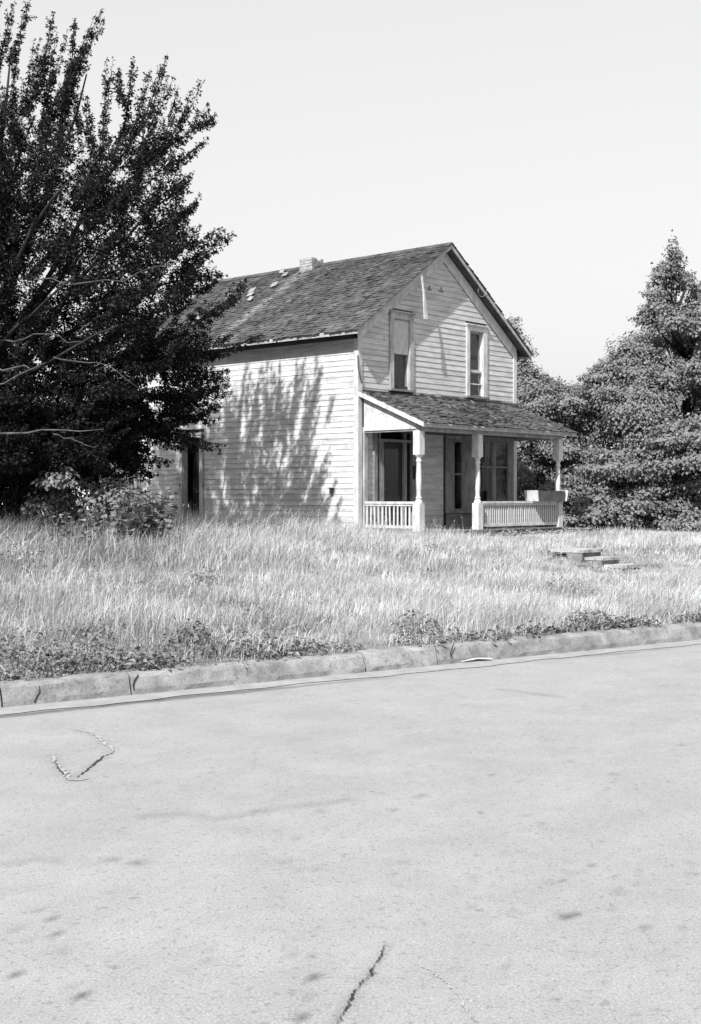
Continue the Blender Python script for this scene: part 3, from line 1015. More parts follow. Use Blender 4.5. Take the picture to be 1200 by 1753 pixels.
for p, q in zip(pan[:-1], pan[1:]):
    face_box(b, p, q, 0, (Vector(q) - Vector(p)).length, ZF, ZS - .05, -.05, -.02)
b.build('bay_base', M['midwood'], bay)
b = MB()
for p, q in zip(pan[:-1], pan[1:]):
    ln = (Vector(q) - Vector(p)).length
    face_box(b, p, q, 0, .08, ZF, ZS - .05, -.018, .0); face_box(b, p, q, ln - .08, ln, ZF, ZS - .05, -.018, .0)
    face_box(b, p, q, .08, ln - .08, ZF, ZF + .09, -.018, -.001); face_box(b, p, q, .08, ln - .08, ZS - .12, ZS - .05, -.018, -.001)
b.build('base_panel_frame', M['shadewood'], bay)
b = MB()
for p, q in zip(bl[:-1], bl[1:]):
    face_box(b, p, q, -.01, (Vector(q) - Vector(p)).length + .01, ZS - .05, ZS - .001, -.06, .05)
b.build('sill', M['shadewood'], bay)
for i in range(4):                                         # slanting slats nailed over the base panel
    p, q = Vector((3.21, -.005, 0)), Vector((3.64, -.41, 0)); d = (q - p).normalized(); nn = Vector((d.y, -d.x, 0))
    a = p + d * (.10 + i * .06) + nn * (-.005) + Vector((0, 0, 1.03)); c = a + d * .1 + Vector((0, 0, -.16))
    b = MB(); b.beam(a, c, .018, .007, nn); b.build('slat', M['shadewood'], bay)


def bay_glass(p, q, a, c, z0, z1, zm):
    p3, q3 = Vector((*p, 0)), Vector((*q, 0)); d = (q3 - p3).normalized()
    b = MB()
    face_box(b, p, q, a, a + .035, z0, z1, -.045, -.015); face_box(b, p, q, c - .035, c, z0, z1, -.045, -.015)
    face_box(b, p, q, a + .035, c - .035, zm - .02, zm + .02, -.044, -.014); face_box(b, p, q, a + .035, c - .035, z0, z0 + .05, -.044, -.016); face_box(b, p, q, a + .035, c - .035, z1 - .04, z1, -.044, -.016)
    b.build('sash', M['midwood'], bay)
    g = MB(); face_box(g, p, q, a + .035, c - .035, z0 + .05, zm - .02, -.032, -.028); face_box(g, p, q, a + .035, c - .035, zm + .02, z1 - .04, -.036, -.032)
    g.build('pane', M['glass'], bay)


bay_glass(bl[0], bl[1], .19, .42, ZS, 2.84, 2.03)
bay_glass(bl[1], bl[2], .38, .935, 1.30, 2.86, 2.22)
bay_glass(bl[1], bl[2], 1.055, 1.60, 1.30, 2.86, 2.22)
bay_glass(bl[2], bl[3], .19, .42, ZS, 2.84, 2.03)
for x0, x1 in ((4.0, 4.3), (4.43, 4.56), (4.68, 4.8), (4.86, 5.2)):
    curtain(bay, x0, x1, 1.25, 2.3, -BD + .12, M['curtain'], .015, 3)
for x0, x1 in ((4.01, 4.55), (4.68, 5.21)):
    b = MB(); b.box(x0, x1, -BD + .075, -BD + .078, 2.30, 2.86); b.build('shade', M['shade'], bay)
    b = MB()
    for i in range(6):
        xa, xb = x0 + (x1 - x0) * i / 6, x0 + (x1 - x0) * (i + 1) / 6
        b.add([(xa, -BD + .0765, 2.299), (xb, -BD + .0765, 2.299), ((xa * .3 + xb * .7), -BD + .0765, 2.25), ((xa * .7 + xb * .3), -BD + .0765, 2.25)], [(0, 1, 2, 3)])
    b.build('shade_fringe', M['shade'], bay)
b = MB(); b.hexa([(3.2, -.02, 2.952), (3.62, -BD, 2.952), (5.44, -BD, 2.952), (5.86, -.02, 2.952)], [(3.2, -.02, 2.954), (3.62, -BD, 2.954), (5.44, -BD, 2.954), (5.86, -.02, 2.954)])
b.build('bay_head', M['shadewood'], bay)
# a strip of torn bunting or string under the porch ceiling
b = MB()
b.tube([(2.05 + i * .07, -.9, 2.86 + .02 * math.sin(i * 2.1)) for i in range(8)], [.006] * 8, 4)
b.build('loose_wire', M['trim'], house)


# ------------------------------------------------------------------ things on the porch
def house_thing(name, label, cat, loc):
    o = empty(name, house.matrix_basis @ Vector(loc), math.pi / 2 - TH)
    return tag(o, label, cat)


HMAT = Matrix.Translation((HX, HY, 0)) @ Matrix.Rotation(math.pi / 2 - TH, 4, 'Z')
mb_o = empty('mailbox', HMAT @ Vector((1.945, -.05, 1.90)), math.pi / 2 - TH)
tag(mb_o, 'small dark metal mailbox fixed to the casing right of the front door', 'mailbox')
b = MB(); b.box(-.07, .07, -.10, 0, 0, .26); b.build('box', M['metal'], mb_o)
b = MB(); b.hexa([(-.078, -.115, .262), (.078, -.115, .262), (.078, .0, .262), (-.078, .0, .262)], [(-.078, -.10, .275), (.078, -.10, .275), (.078, .0, .31), (-.078, .0, .31)]); b.build('lid', M['metal'], mb_o)

pl = empty('planter_box', HMAT @ Vector((5.13, -IP - .03, RAIL - .003)), math.pi / 2 - TH)
tag(pl, 'long pale wooden planter box with flared ends set on the porch rail', 'planter box')
hl, fl, hd, hh = .60, .10, .16, .245
b = MB()
for y in (-hd, hd - .022):
    b.hexa([(-hl, y, 0), (hl - .0, y, 0), (hl, y + .022, 0), (-hl, y + .022, 0)], [(-hl, y, hh), (hl, y, hh), (hl, y + .022, hh), (-hl, y + .022, hh)])
b.build('side_board', M['darktrim'], pl)  # shade on the long sides is put into the board colour
b = MB(); b.box(-hl, hl, -hd + .023, hd - .023, .0, .02); b.build('bottom_board', M['board'], pl)
for s in (-1, 1):
    b = MB()
    x0, x1 = s * (hl + .005), s * (hl + .03)
    xs = sorted((x0, x1))
    fx = .06
    b.hexa([(xs[0] + s * fx * .0, -hd - .03, -.005), (xs[1], -hd - .03, -.005), (xs[1], hd + .03, -.005), (xs[0], hd + .03, -.005)],
           [(xs[0] + s * fx, -hd - .03, hh + .01), (xs[1] + s * fx, -hd - .03, hh + .01), (xs[1] + s * fx, hd + .03, hh + .01), (xs[0] + s * fx, hd + .03, hh + .01)])
    b.build('end_board', M['trim'], pl)
b = MB(); b.box(-hl + .01, hl - .01, -hd + .025, hd - .025, .021, .2); b.build('soil', M['soil'], pl)

# ------------------------------------------------------------------ concrete steps in the bank
sp = at(1003, 938.5, 21.9)
steps = empty('concrete_steps', (sp.x, sp.y, 0), math.pi / 2 - TH)
tag(steps, 'short flight of pale concrete steps half sunk in the grassy bank', 'steps')
for i in range(4):
    b = MB(); zt = sp.z - .118 * i
    x0, x1, y0 = -.62 + .04 * i, .02 * i, -.34 * (i + 1)
    e = [random.uniform(-.015, .015) for _ in range(6)]
    front = [(x0 + (x1 - x0) * k / 5, y0 + e[k]) for k in range(6)]
    back = [(x1, -.34 * i + (.3 if i == 0 else .02)), (x0, -.34 * i + (.3 if i == 0 else .02))]
    b.hexa([(x, y, zt - .05) for x, y in front + back], [(x, y, zt + random.uniform(-.006, .004)) for x, y in front + back], 1.5)
    b.box(x0 + .01, x1 - .01, y0 + .045, -.34 * i, zt - .45, zt - .051, .85)
    b.build('step', M['conc'], steps)

# ------------------------------------------------------------------ vegetation
def in_view(x, y, margin=130):
    px = 600 + F_PX * x / np.maximum(y, .1)
    return (px > -margin) & (px < 1200 + margin)


def grass_points(n, smin, smax):
    s = rng.uniform(smin, smax, n); t = rng.uniform(-16, 22, n)
    x, y = T_(s, t)
    ok = in_view(x, y)
    w, d = wd(x, y)
    ok &= ~((w > -.03) & (w < W + .1) & (d > -1.72) & (d < L))
    dx, dy = x - sp.x, y - sp.y
    a = dx * U.x + dy * U.y; c = dx * V.x + dy * V.y
    ok &= ~((a > -.5) & (a < .06) & (c > -1.0) & (c < .12))
    return x[ok], y[ok]


def height_field(x, y):
    s, t = st(x, y); w, d = wd(x, y)
    px = 600 + F_PX * x / y
    h = .20 + .09 * wob(x, y, 1.3, 5) + .07 * wob(x, y, 3.7, 1)
    h = h + .10 * (1 - sm(150, 650, px)) * sm(.6, 2.5, s)
    side = (1 - sm(-1.9, -.5, w)) * sm(-6.0, -2.2, d) * sm(5.5, 8, s)
    h = h * (1 - side) + side * (.46 + .22 * sm(-2.5, .3, d) + .12 * wob(x, y, 1.6))
    bare = sm(-6.5, -4.2, d) * sm(-1.3, .3, w) * (1 - side)
    h = h * (1 - .74 * bare)
    h = h * (1 - .75 * sm(-4.6, -3.2, d) * (1 - sm(-1.6, -1.4, d)) * sm(-.4, .2, w) * (1 - sm(2.3, 2.9, w)))
    dx, dy = x - sp.x, y - sp.y
    a = dx * U.x + dy * U.y; c = dx * V.x + dy * V.y
    near = (1 - sm(0, 1, np.hypot((a + .3) / 1.5, (c + 2.2) / 3.0) - .6))
    h = h * (1 - .72 * near)
    h = h + .22 * np.exp(-(np.hypot(x - 5.0, y - 19.0) / .8) ** 2) + .22 * np.exp(-(np.hypot(x - 6.0, y - 29.5) / 1.2) ** 2)
    return np.maximum(h, .02)


def straw_field(x, y):
    """0 = green growth, 1 = bleached straw"""
    s, t = st(x, y)
    px = 600 + F_PX * x / y
    k = .30 + .60 * sm(60, 850, px + 12 * (y - 14)) - .16 * (1 - sm(250, 480, px)) * sm(5, 8, s) + .44 * wob(x, y, .9, 2) + .34 * wob(x, y, 2.7, 1) + .12 * wob(x, y, 7.0, 3)  # rear left is made greener to put its shade into the grass
    return np.clip(k, 0.05, 1.0)


def blades(name, x, y, hgt, lean, wid, tone_, m):
    n = len(x)
    z = ground_h(x, y) - .01
    a = rng.uniform(0, 2 * np.pi, n)
    la = rng.normal(.4, 1.2, n)                            # lean heading, loosely with the wind
    ld = np.stack([np.cos(la), np.sin(la) * .6, np.zeros(n)], 1)
    sd = np.stack([np.cos(a), np.sin(a), np.zeros(n)], 1)
    p = np.stack([x, y, z], 1)
    L_ = (lean * hgt)[:, None]
    up = np.array([[0, 0, 1.0]])
    hh_ = hgt[:, None]
    w_ = wid[:, None]
    m1 = p + up * hh_ * .5 + ld * L_ * .28
    tp = p + up * hh_ * (1 - .25 * lean[:, None]) + ld * L_
    v = np.stack([p - sd * w_ * .5, p + sd * w_ * .5, m1 - sd * w_ * .4, m1 + sd * w_ * .4, tp], 1).reshape(-1, 3)
    return array_mesh(name, v, 5, [(0, 1, 3, 2), (2, 3, 4)], tone_, m), tp, ld


# meadow grass in one field: a fuzzy undergrowth and thinner taller stalks
def field(n, smin, smax, hk, wk, leansd, straw_k, dens_ph):
    x, y = grass_points(n, smin, smax)
    keep = rng.random(len(x)) < np.clip(.72 + .55 * wob(x, y, 2.9, dens_ph), .2, 1)
    x, y = x[keep], y[keep]
    hf = height_field(x, y)
    isstraw = rng.random(len(x)) < straw_field(x, y) * straw_k
    hg = hf * hk * rng.uniform(.4, 1.3, len(x)) * np.where(isstraw, 1.1, .85)
    tn = np.where(isstraw, rng.uniform(.7, 1.25, len(x)), rng.uniform(.22, .6, len(x)))
    tn = tn * np.clip(1 + .34 * wob(x, y, 1.9, 7) + .26 * wob(x, y, 5.3, 3), .35, 1.5)
    wid = wk * rng.uniform(.7, 1.4, len(x)) * np.maximum(1, y / 13)
    me, tips, ld = blades('grass', x, y, hg, np.clip(np.abs(rng.normal(.55, leansd, len(x))) * (1 + .7 * wob(x, y, 1.4, 8)), 0, 1.4), wid, tn, M['grass'])
    return me, tips, ld, isstraw, hg


g = None
for args in ((170000, .22, 4.5, .75, .0055, .5, 1.0, 4), (150000, 4.5, 11, .8, .0055, .5, 1.0, 4), (230000, 11, 26, .85, .0055, .45, 1.0, 4)):
    me, tips, ld, isstraw, hg = field(*args)
    o = link('meadow_grass' if g is None else 'undergrowth', me, g)
    if g is None:
        g = tag(o, 'dry meadow grass covering the bank and yard', 'grass', kind='stuff')
    else: o['kind'] = 'stuff'
for args in ((20000, .3, 5, 1.35, .0032, .4, 1.2, 9), (16000, 5, 11, 1.3, .003, .4, 1.2, 9), (26000, 11, 24, 1.15, .003, .3, 1.2, 9)):
    me, tips, ld, isstraw, hg = field(*args)
    link('stalks', me, g)['kind'] = 'stuff'
    sel = np.where(isstraw & (rng.random(len(hg)) < .45) & (hg > .2))[0]
    n = len(sel)
    dv = np.stack([ld[sel, 0] * .8 + rng.normal(0, .35, n), ld[sel, 1] * .8 + rng.normal(0, .35, n), np.full(n, .9)], 1)
    nn = np.stack([rng.normal(0, 1, n), rng.normal(0, 1, n), rng.normal(0, .2, n)], 1)
    me = leaf_mesh('seed_heads', tips[sel] - unit(dv) * .04, nn, dv, rng.uniform(.03, .08, n), .15, rng.uniform(.7, 1.15, n), M['grass'], .1)
    link('seed_heads', me, g)['kind'] = 'stuff'
# bleached stalks lying over, long enough to read one by one
n = 14
x, y = grass_points(n * 3, .4, 12)
me, _, _ = blades('stalks', x, y, rng.uniform(.45, .75, len(x)), rng.uniform(.3, 1.3, len(x)), np.full(len(x), .006), rng.uniform(.8, 1.1, len(x)), M['grass'])
link('fallen_stalks', me, g)['kind'] = 'stuff'


# leafy weeds along the kerb
def weeds(name, label, centres, m=M['weed']):
    P_, N_, D_, S_l, T_l = [], [], [], [], []
    for (cx, cy, rad, hgt, cnt, size, tn_) in centres:
        a = rng.uniform(0, 2 * np.pi, cnt); r_ = rad * np.sqrt(rng.random(cnt))
        px_, py_ = cx + r_ * np.cos(a), cy + r_ * np.sin(a)
        zz = ground_h(px_, py_) + hgt * rng.random(cnt) * (1 - .6 * (r_ / rad) ** 2)
        P_.append(np.stack([px_, py_, zz], 1))
        N_.append(np.stack([rng.normal(0, .6, cnt), rng.normal(0, .6, cnt) - .2, np.full(cnt, .8)], 1))
        D_.append(np.stack([np.cos(a) + rng.normal(0, .5, cnt), np.sin(a) + rng.normal(0, .5, cnt), rng.normal(.1, .4, cnt)], 1))
        S_l.append(size * rng.uniform(.6, 1.3, cnt)); T_l.append(tn_ * rng.uniform(.5, 1.5, cnt))
    me = leaf_mesh(name, np.concatenate(P_), np.concatenate(N_), np.concatenate(D_), np.concatenate(S_l), .55, np.concatenate(T_l), m)
    return link(name, me)


cs = []
for i in range(230):
    t = rng.uniform(-4.5, -.2) if i < 160 else rng.uniform(-.2, 6)
    left = 1 - sm(-2.0, .6, t)
    s = .22 + abs(rng.normal(0, .10 + .8 * left))
    if i >= 160 and rng.random() < .45: continue
    x, y = T_(s, t)
    far = min(1, (s - .2) / 1.2)
    cs.append((x, y, rng.uniform(.1, .26), rng.uniform(.05, .14) + .13 * far, int(rng.uniform(40, 80) * (1 - .5 * far)), rng.uniform(.03, .055), rng.uniform(.8, 1.6) + .4 * far))
for i in range(620):                                       # small leafy forbs all through the meadow
    x, y = grass_points(1, .6, 13)
    if len(x) == 0: continue
    x, y = float(x[0]), float(y[0])
    if wob(x, y, 1.7, 6) + rng.normal(0, .3) < -.05 or straw_field(x, y) > rng.uniform(.3, 1.0): continue
    cs.append((x, y, rng.uniform(.1, .3), float(height_field(x, y)) * rng.uniform(.7, 1.15), int(rng.uniform(30, 70)), rng.uniform(.03, .055), rng.uniform(1.1, 2.2)))
for t in np.arange(2.5, 4.1, .09):                         # darker tuft band right of the middle
    x, y = T_(.26 + abs(rng.normal(0, .08)), t + rng.uniform(-.05, .05))
    cs.append((x, y, .12, rng.uniform(.05, .13), 45, .04, rng.uniform(.5, 1.1)))
for i in range(20):                                        # weeds crowding the steps
    q = Vector((sp.x, sp.y, 0)) + U * (rng.uniform(-1.3, -.45) if i < 15 else rng.uniform(.2, .45)) + V * rng.uniform(-1.3, .5)
    cs.append((q.x, q.y, .16, rng.uniform(.05, .12), 40, .04, rng.uniform(1.0, 2.2)))
for i in range(60):                                        # low leafy growth at the foot of the porch
    q = HMAT @ Vector((rng.uniform(2.5, 6.3), -1.75 - abs(rng.normal(0, .3)), 0))
    cs.append((q.x, q.y, .2, rng.uniform(.06, .16), 45, .06, rng.uniform(1.2, 2.2)))
tag(weeds('weeds', '', cs), 'low leafy weeds along the kerb top and scattered through the meadow', 'weeds', kind='stuff')
for (px, py, dep, rad, hgt, lab, cnt) in ((712, 1085, 12.2, .24, .26, 'small bushy weed standing in straw grass above the kerb joint', 330),
                                     (330, 1105, 11.2, .22, .24, 'ragged weed clump in the darker grass left of the bare kerb joint', 420),
                                     (1010, 1066, 13.4, .25, .17, 'dark low weed mound at the kerb below the concrete steps', 420)):
    p = at(px, py, dep)
    o = weeds('weed_plant', '', [(p.x, p.y, rad, hgt, cnt, .04, 1.2)])
    e = empty('weed_plant', (p.x, p.y, 0)); o.name = 'foliage'; o.parent = e; o.location = (-p.x, -p.y, 0); o['kind'] = 'stuff'
    tag(e, lab, 'weed')

# litter in the gutter
for (px, py, sx, sy, rz, lab, cat) in ((810, 1132, .17, .07, .5, 'flat white scrap of paper lying in the gutter', 'litter'),
                              (660, 1146, .06, .05, .2, 'pale lump of rubbish at the foot of the kerb by the joint', 'litter'),
                              (952, 1117, .06, .05, .9, 'small pale lump of rubbish in the gutter right of the paper', 'litter')):
    X, Y = onroad(px, py)
    b = MB()
    if sx > .1:
        g = [(-1, -1, .012), (0, -1, .03), (1, -1, .014), (1, 1, .02), (0, 1, .05), (-1, 1, .018)]
        b.hexa([(a * sx, c * sy, z - .006) for a, c, z in g], [(a * sx, c * sy, z) for a, c, z in g])
        o = b.build('paper_scrap', M['paper'])
    else:
        b.lathe(0, 0, [(0, .05), (.02, .06), (.04, .05), (.06, .025)], 9)
        for i, v in enumerate(b.v): b.v[i] = (v[0] * random.uniform(.8, 1.3), v[1] * random.uniform(.7, 1.2), v[2] * random.uniform(.8, 1.2))
        o = b.build('rubbish_lump', M['paper'])
    o.location = (X, Y, .006); o.rotation_euler = (0, 0, rz)
    tag(o, lab, cat)


# ---- the dark-leaved tree on the left: limbs, long leafy shoots
def poly_in(px, py, poly):
    n = len(poly); inside = np.zeros(len(px), bool)
    for i in range(n):
        x0, y0 = poly[i]; x1, y1 = poly[(i + 1) % n]
        c = ((y0 > py) != (y1 > py)) & (px < (x1 - x0) * (py - y0) / (y1 - y0 + 1e-9) + x0)
        inside ^= c
    return inside


TD = 24.2
trunk_base = Vector((-7.5, 23.8, ground_h(-7.5, 23.8).item()))
plum = empty('plum_tree', trunk_base)
tag(plum, 'big dark-leaved tree with long ragged shoots in front of the house side', 'tree')
OFF = -trunk_base
tb = MB()
tpts = [trunk_base + Vector((0, 0, -.1)), trunk_base + Vector((.05, .02, .8)), trunk_base + Vector((.0, .1, 1.6)), trunk_base + Vector((.2, .0, 2.2))]
tb.tube([p + OFF for p in tpts], [.34, .26, .24, .22], 10)
o = tb.build('trunk', M['barkdark'], plum, True)
fork = tpts[-1]
skel = []                                                   # points of the limbs, for shoots to spring from


def limb(p, q, r0, r1, bend, m=None, n=9, name='branch'):
    p, q = Vector(p), Vector(q)
    pts, rr = [], []
    for i in range(n):
        k = i / (n - 1)
        w_ = p.lerp(q, k) + Vector(bend) * math.sin(math.pi * k) + Vector((random.gauss(0, .03), random.gauss(0, .03), random.gauss(0, .03)))
        pts.append(w_); rr.append(r0 + (r1 - r0) * k); skel.append(w_)
    b = MB(); b.tube([v + OFF for v in pts], rr, 7)
    return b.build(name, m or M['bark'], plum, True)


for (px, py, dep, r0) in ((-160, 120, 23, .13), (20, 90, 24, .12), (150, 130, 24.4, .11), (250, 200, 24.8, .10), (300, 330, 25, .09), (330, 470, 25.3, .085),
                          (320, 570, 25, .08), (280, 680, 24.5, .07), (120, 300, 21.5, .10), (120, 480, 21.2, .08), (60, 200, 27, .1), (200, 380, 27.2, .09),
                          (-300, 300, 23, .1), (-350, 480, 22, .09), (-250, 200, 26, .1), (200, 560, 21.6, .07), (-200, 600, 26.5, .07)):
    q = at(px, py, dep)
    limb(fork + Vector((0, 0, random.uniform(-.4, .3))), q, r0 * .8, .015, (random.uniform(-.2, .2), random.uniform(-.2, .2), random.uniform(.0, .5)), M['barkdark'])
# pale bare branches that catch the sun, reaching in from the left
limb(at(-90, 760, 21.8), at(175, 738, 21.6), .03, .008, (0, 0, .12))
limb(at(92, 742, 21.6), at(165, 768, 21.5), .011, .005, (0, 0, .02))
limb(at(-60, 690, 21.6), at(80, 625, 21.3), .02, .007, (0, 0, .05))
limb(at(-60, 650, 21.8), at(55, 630, 21.5), .03, .012, (0, 0, .06))
limb(at(90, 615, 21.2), at(240, 665, 21.4), .012, .005, (0, 0, .18))
limb(at(60, 480, 21.4), at(300, 450, 21.6), .013, .006, (0, 0, -.12))
limb(at(10, 590, 21.2), at(150, 590, 21.3), .012, .006, (0, 0, .15))
SK = np.array([tuple(v) for v in skel])

crown_poly = [(-420, 250), (-300, 140), (-150, 90), (-20, 130), (70, 170), (150, 215), (215, 205), (270, 190), (310, 220), (325, 300), (350, 390), (385, 480), (385, 560), (395, 640), (378, 720),
              (345, 775), (300, 795), (225, 850), (170, 810), (70, 790), (-40, 780), (-300, 740), (-430, 560)]
shoots = []
explicit = [((-80, 140), (-60, -60)), ((-60, 130), (-25, -70)), ((-10, 160), (-5, 40)), ((20, 200), (30, 70)), ((110, 220), (122, 90)), ((75, 220), (80, 80)), ((95, 200), (140, 70)), ((110, 190), (155, 55)), ((-150, 120), (-160, -80)), ((-200, 130), (-260, -40)), ((50, 190), (75, 95)),((70, 220), (175, 12)), ((85, 190), (168, 30)), ((60, 170), (95, 18)), ((75, 180), (110, 45)), ((-10, 130), (22, 8)), ((15, 110), (48, 0)), ((-30, 100), (5, -20)), ((40, 200), (62, 70)),
            ((120, 140), (125, 32)), ((175, 240), (185, 95)), ((212, 230), (221, 92)), ((235, 230), (282, 84)), ((225, 240), (262, 112)), ((255, 220), (290, 130)),
            ((160, 260), (150, 150)), ((290, 240), (338, 142)), ((275, 260), (305, 150)), ((300, 250), (360, 172)), ((330, 218), (372, 207)), ((285, 290), (350, 228)),
            ((280, 330), (328, 298)), ((290, 345), (322, 310)), ((300, 370), (340, 345)), ((310, 420), (393, 382)), ((310, 450), (400, 403)), ((320, 470), (378, 466)), ((330, 560), (425, 476)), ((320, 545), (408, 505)),
            ((300, 600), (398, 572)), ((330, 610), (445, 575)), ((300, 640), (385, 640)), ((310, 690), (390, 662)), ((300, 720), (378, 690)), ((300, 745), (385, 758)), ((280, 700), (372, 715)),
            ((210, 180), (200, 115)), ((100, 260), (112, 130)), ((140, 230), (130, 160))]
for a, c in explicit:
    for rep in range(2):
        dp = TD + rng.uniform(-.3, 1.2)
        p_, q_ = np.array(at(*a, dp)), np.array(at(c[0] + rng.normal(0, 5), c[1] + rng.normal(0, 6) + 4, dp + .2))
        shoots.append((p_, q_, .62))
        for k in (.25, .5, .75):                        # side twigs fork off the long shoot
            b0 = p_ + (q_ - p_) * (k + rng.uniform(-.1, .1))
            dd = (q_ - p_) / np.linalg.norm(q_ - p_) + rng.normal(0, .38, 3); dd /= np.linalg.norm(dd)
            shoots.append((b0, b0 + dd * rng.uniform(.15, .42) * (1.2 - .7 * k), .45))
bx = rng.uniform(-430, 400, 9000); by = rng.uniform(-120, 850, 9000)
ok = poly_in(bx, by, crown_poly)
bx, by = bx[ok][:2050], by[ok][:2050]
lx, ly = rng.uniform(-80, 335, 420), rng.uniform(690, 865, 420)
ok = poly_in(lx, ly, [(-60, 690), (300, 690), (300, 740), (245, 790), (215, 862), (170, 850), (110, 812), (-80, 840)])
bx, by = np.concatenate([bx, lx[ok]]), np.concatenate([by, ly[ok]])
lx, ly = rng.uniform(180, 400, 170), rng.uniform(470, 800, 170)
ok = poly_in(lx, ly, [(180, 500), (370, 480), (392, 560), (395, 640), (375, 720), (330, 765), (190, 800)])
bx, by = np.concatenate([lx[ok], bx]), np.concatenate([ly[ok], by])
cnt = 0
for px, py in zip(bx, by):
    # sky holes through the crown
    hole = math.sin(px * .043 + 1.3) * math.sin(py * .035 + px * .012) + .5 * math.sin(px * .11 + py * .083)
    if px > 90 and hole > .52: continue
    if px > 260 and rng.random() < (.2 if py < 600 else .3): continue
    e = math.hypot((px + 10) / 420, (py - 400) / 520)
    hd_ = 4.3 * math.sqrt(max(.04, 1 - min(e, .98) ** 2))
    dp = TD + rng.uniform(-1, 1) * hd_ * .8 + .4
    tip = np.array(at(px, py, dp))
    # spring from the limb, growing outwards and up
    j = np.argmin(np.sum((SK - tip) ** 2, 1) + rng.uniform(0, .6, len(SK)))
    d0 = tip - SK[j]
    ln = np.linalg.norm(d0)
    out = tip - np.array([-7.0, 24.0, 4.0]); out /= np.linalg.norm(out)
    d = d0 / max(ln, .01) * .5 + out * .8 + np.array([0, 0, .35]) + rng.normal(0, .25, 3); d /= np.linalg.norm(d)
    ln = min(max(ln, .5), rng.uniform(.7, 1.5))
    shoots.append((tip - d * ln, tip, 1.0)); cnt += 1
    if cnt > 2900: break
P_, N_, D_, S_l, T_l = [], [], [], [], []
tw = MB()
for a, c, k in shoots:
    ln = np.linalg.norm(c - a); n = max(8, int((255 if k > .9 else 190 * (k + .15)) * ln))
    u_ = rng.random(n)
    u_ = np.clip(u_ + .035 * np.sin(u_ * rng.uniform(25, 60) + rng.uniform(0, 6)), 0, 1)
    ax = (c - a) / ln
    rad = .125 * k * (1 - .8 * u_ ** 2)
    off = rng.normal(0, 1, (n, 3)); off -= ax * (off @ ax)[:, None]; off = unit(off)
    sag = np.stack([np.zeros(n), np.zeros(n), .10 * ln * np.sin(np.pi * u_)], 1)
    P_.append(a + ax * (u_ * ln)[:, None] - sag + off * (rad * rng.uniform(.1, 1, n))[:, None])
    N_.append(rng.normal(0, .6, (n, 3)) + np.array([0, 0, .5]) + off * .5)
    D_.append(off + ax * .7 + np.array([0, 0, -.35]) + rng.normal(0, .3, (n, 3)))
    S_l.append(rng.uniform(.045, .09, n) * (1 - .35 * u_)); T_l.append(rng.uniform(.6, 1.7, n))
    tw.tube([Vector(a) + OFF, Vector((a + c) / 2) + Vector((0, 0, -.05 * ln)) + OFF, Vector(c) + OFF], [.012, .008, .003], 3)
o = tw.build('twigs', M['barkdark'], plum); o['kind'] = 'stuff'
P_ = np.concatenate(P_) + np.array(OFF)
me = leaf_mesh('foliage', P_, np.concatenate(N_), np.concatenate(D_), np.concatenate(S_l), .55, np.concatenate(T_l), M['plum'])
o = link('foliage', me, plum); o['kind'] = 'stuff'


# ---- broad-leaved trees on the right
def broad_tree(name, label, cat, base_px, depth, clumps, leaf=.13, m='leaf', tone_=1.0, trunk_r=.16, top=None, dens=1.0, seed=1, group=None):
    r = np.random.default_rng(seed)
    bx_, by_ = (base_px - 600) / F_PX * depth, depth
    base = Vector((bx_, by_, ground_h(bx_, by_).item()))
    tree = empty(name, base)
    tag(tree, label, cat, group)
    off = np.array(base)
    b = MB()
    topv = Vector(at(*top, depth)) if top else base + Vector((0, 0, 2))
    n = 8
    pts = [base.lerp(topv, i / (n - 1)) + Vector((r.normal(0, .04) * i, r.normal(0, .04) * i, 0)) for i in range(n)]
    b.tube([p - base for p in pts], [trunk_r * (1 - .85 * i / (n - 1)) for i in range(n)], 8)
    P, N, D, S, T = [], [], [], [], []
    for (px, py, dz, rx, rz) in clumps:
        c = np.array(at(px, py, depth + dz))
        cv = Vector(c)
        k = min(n - 1, max(0, int((n - 1) * (cv.z - .8 - base.z) / max(.5, topv.z - base.z))))
        s = pts[k]
        mid = s.lerp(cv, .55) + Vector((0, 0, -.1))
        b.tube([s - base, mid - base, cv - base], [.05, .03, .012], 5)
        cnt_ = int(2300 * dens * (rx * rx) / (.75 * .75) * (.1 / leaf) ** 1.2)
        u_ = r.normal(0, 1, (cnt_, 3)); u_ = unit(u_)
        u_[:, 2] = np.abs(u_[:, 2]) * np.where(r.random(cnt_) < .78, 1, -.7)
        rad = r.uniform(.45, 1.0, cnt_) ** .6
        lump = r.uniform(.78, 1.2, cnt_) + .36 * np.sin(u_[:, 0] * 5 + px) * np.sin(u_[:, 1] * 5 + py) + .2 * np.sin(u_[:, 2] * 9 + dz)
        pos = c + u_ * (rad * lump)[:, None] * np.array([rx, rx, rz])
        pos[:, 2] -= .4 * rz * (np.hypot(u_[:, 0], u_[:, 1]) * rad) ** 2   # the sprays droop at the rim
        P.append(pos)
        N.append(u_ * np.array([.9, .9, .6]) + np.array([-.1, -.15, .5]) + r.normal(0, .38, (cnt_, 3)))
        D.append(np.stack([u_[:, 0], u_[:, 1], -.3 + r.normal(0, .3, cnt_)], 1) + r.normal(0, .4, (cnt_, 3)))
        S.append(leaf * r.uniform(.6, 1.25, cnt_)); T.append(tone_ * r.uniform(.7, 1.3, cnt_))
    o = b.build('trunk', M['barkdark'], tree, True)
    me = leaf_mesh('foliage', np.concatenate(P) - off, np.concatenate(N), np.concatenate(D), np.concatenate(S), .75, np.concatenate(T), M[m], .12)
    o = link('foliage', me, tree); o['kind'] = 'stuff'
    return tree


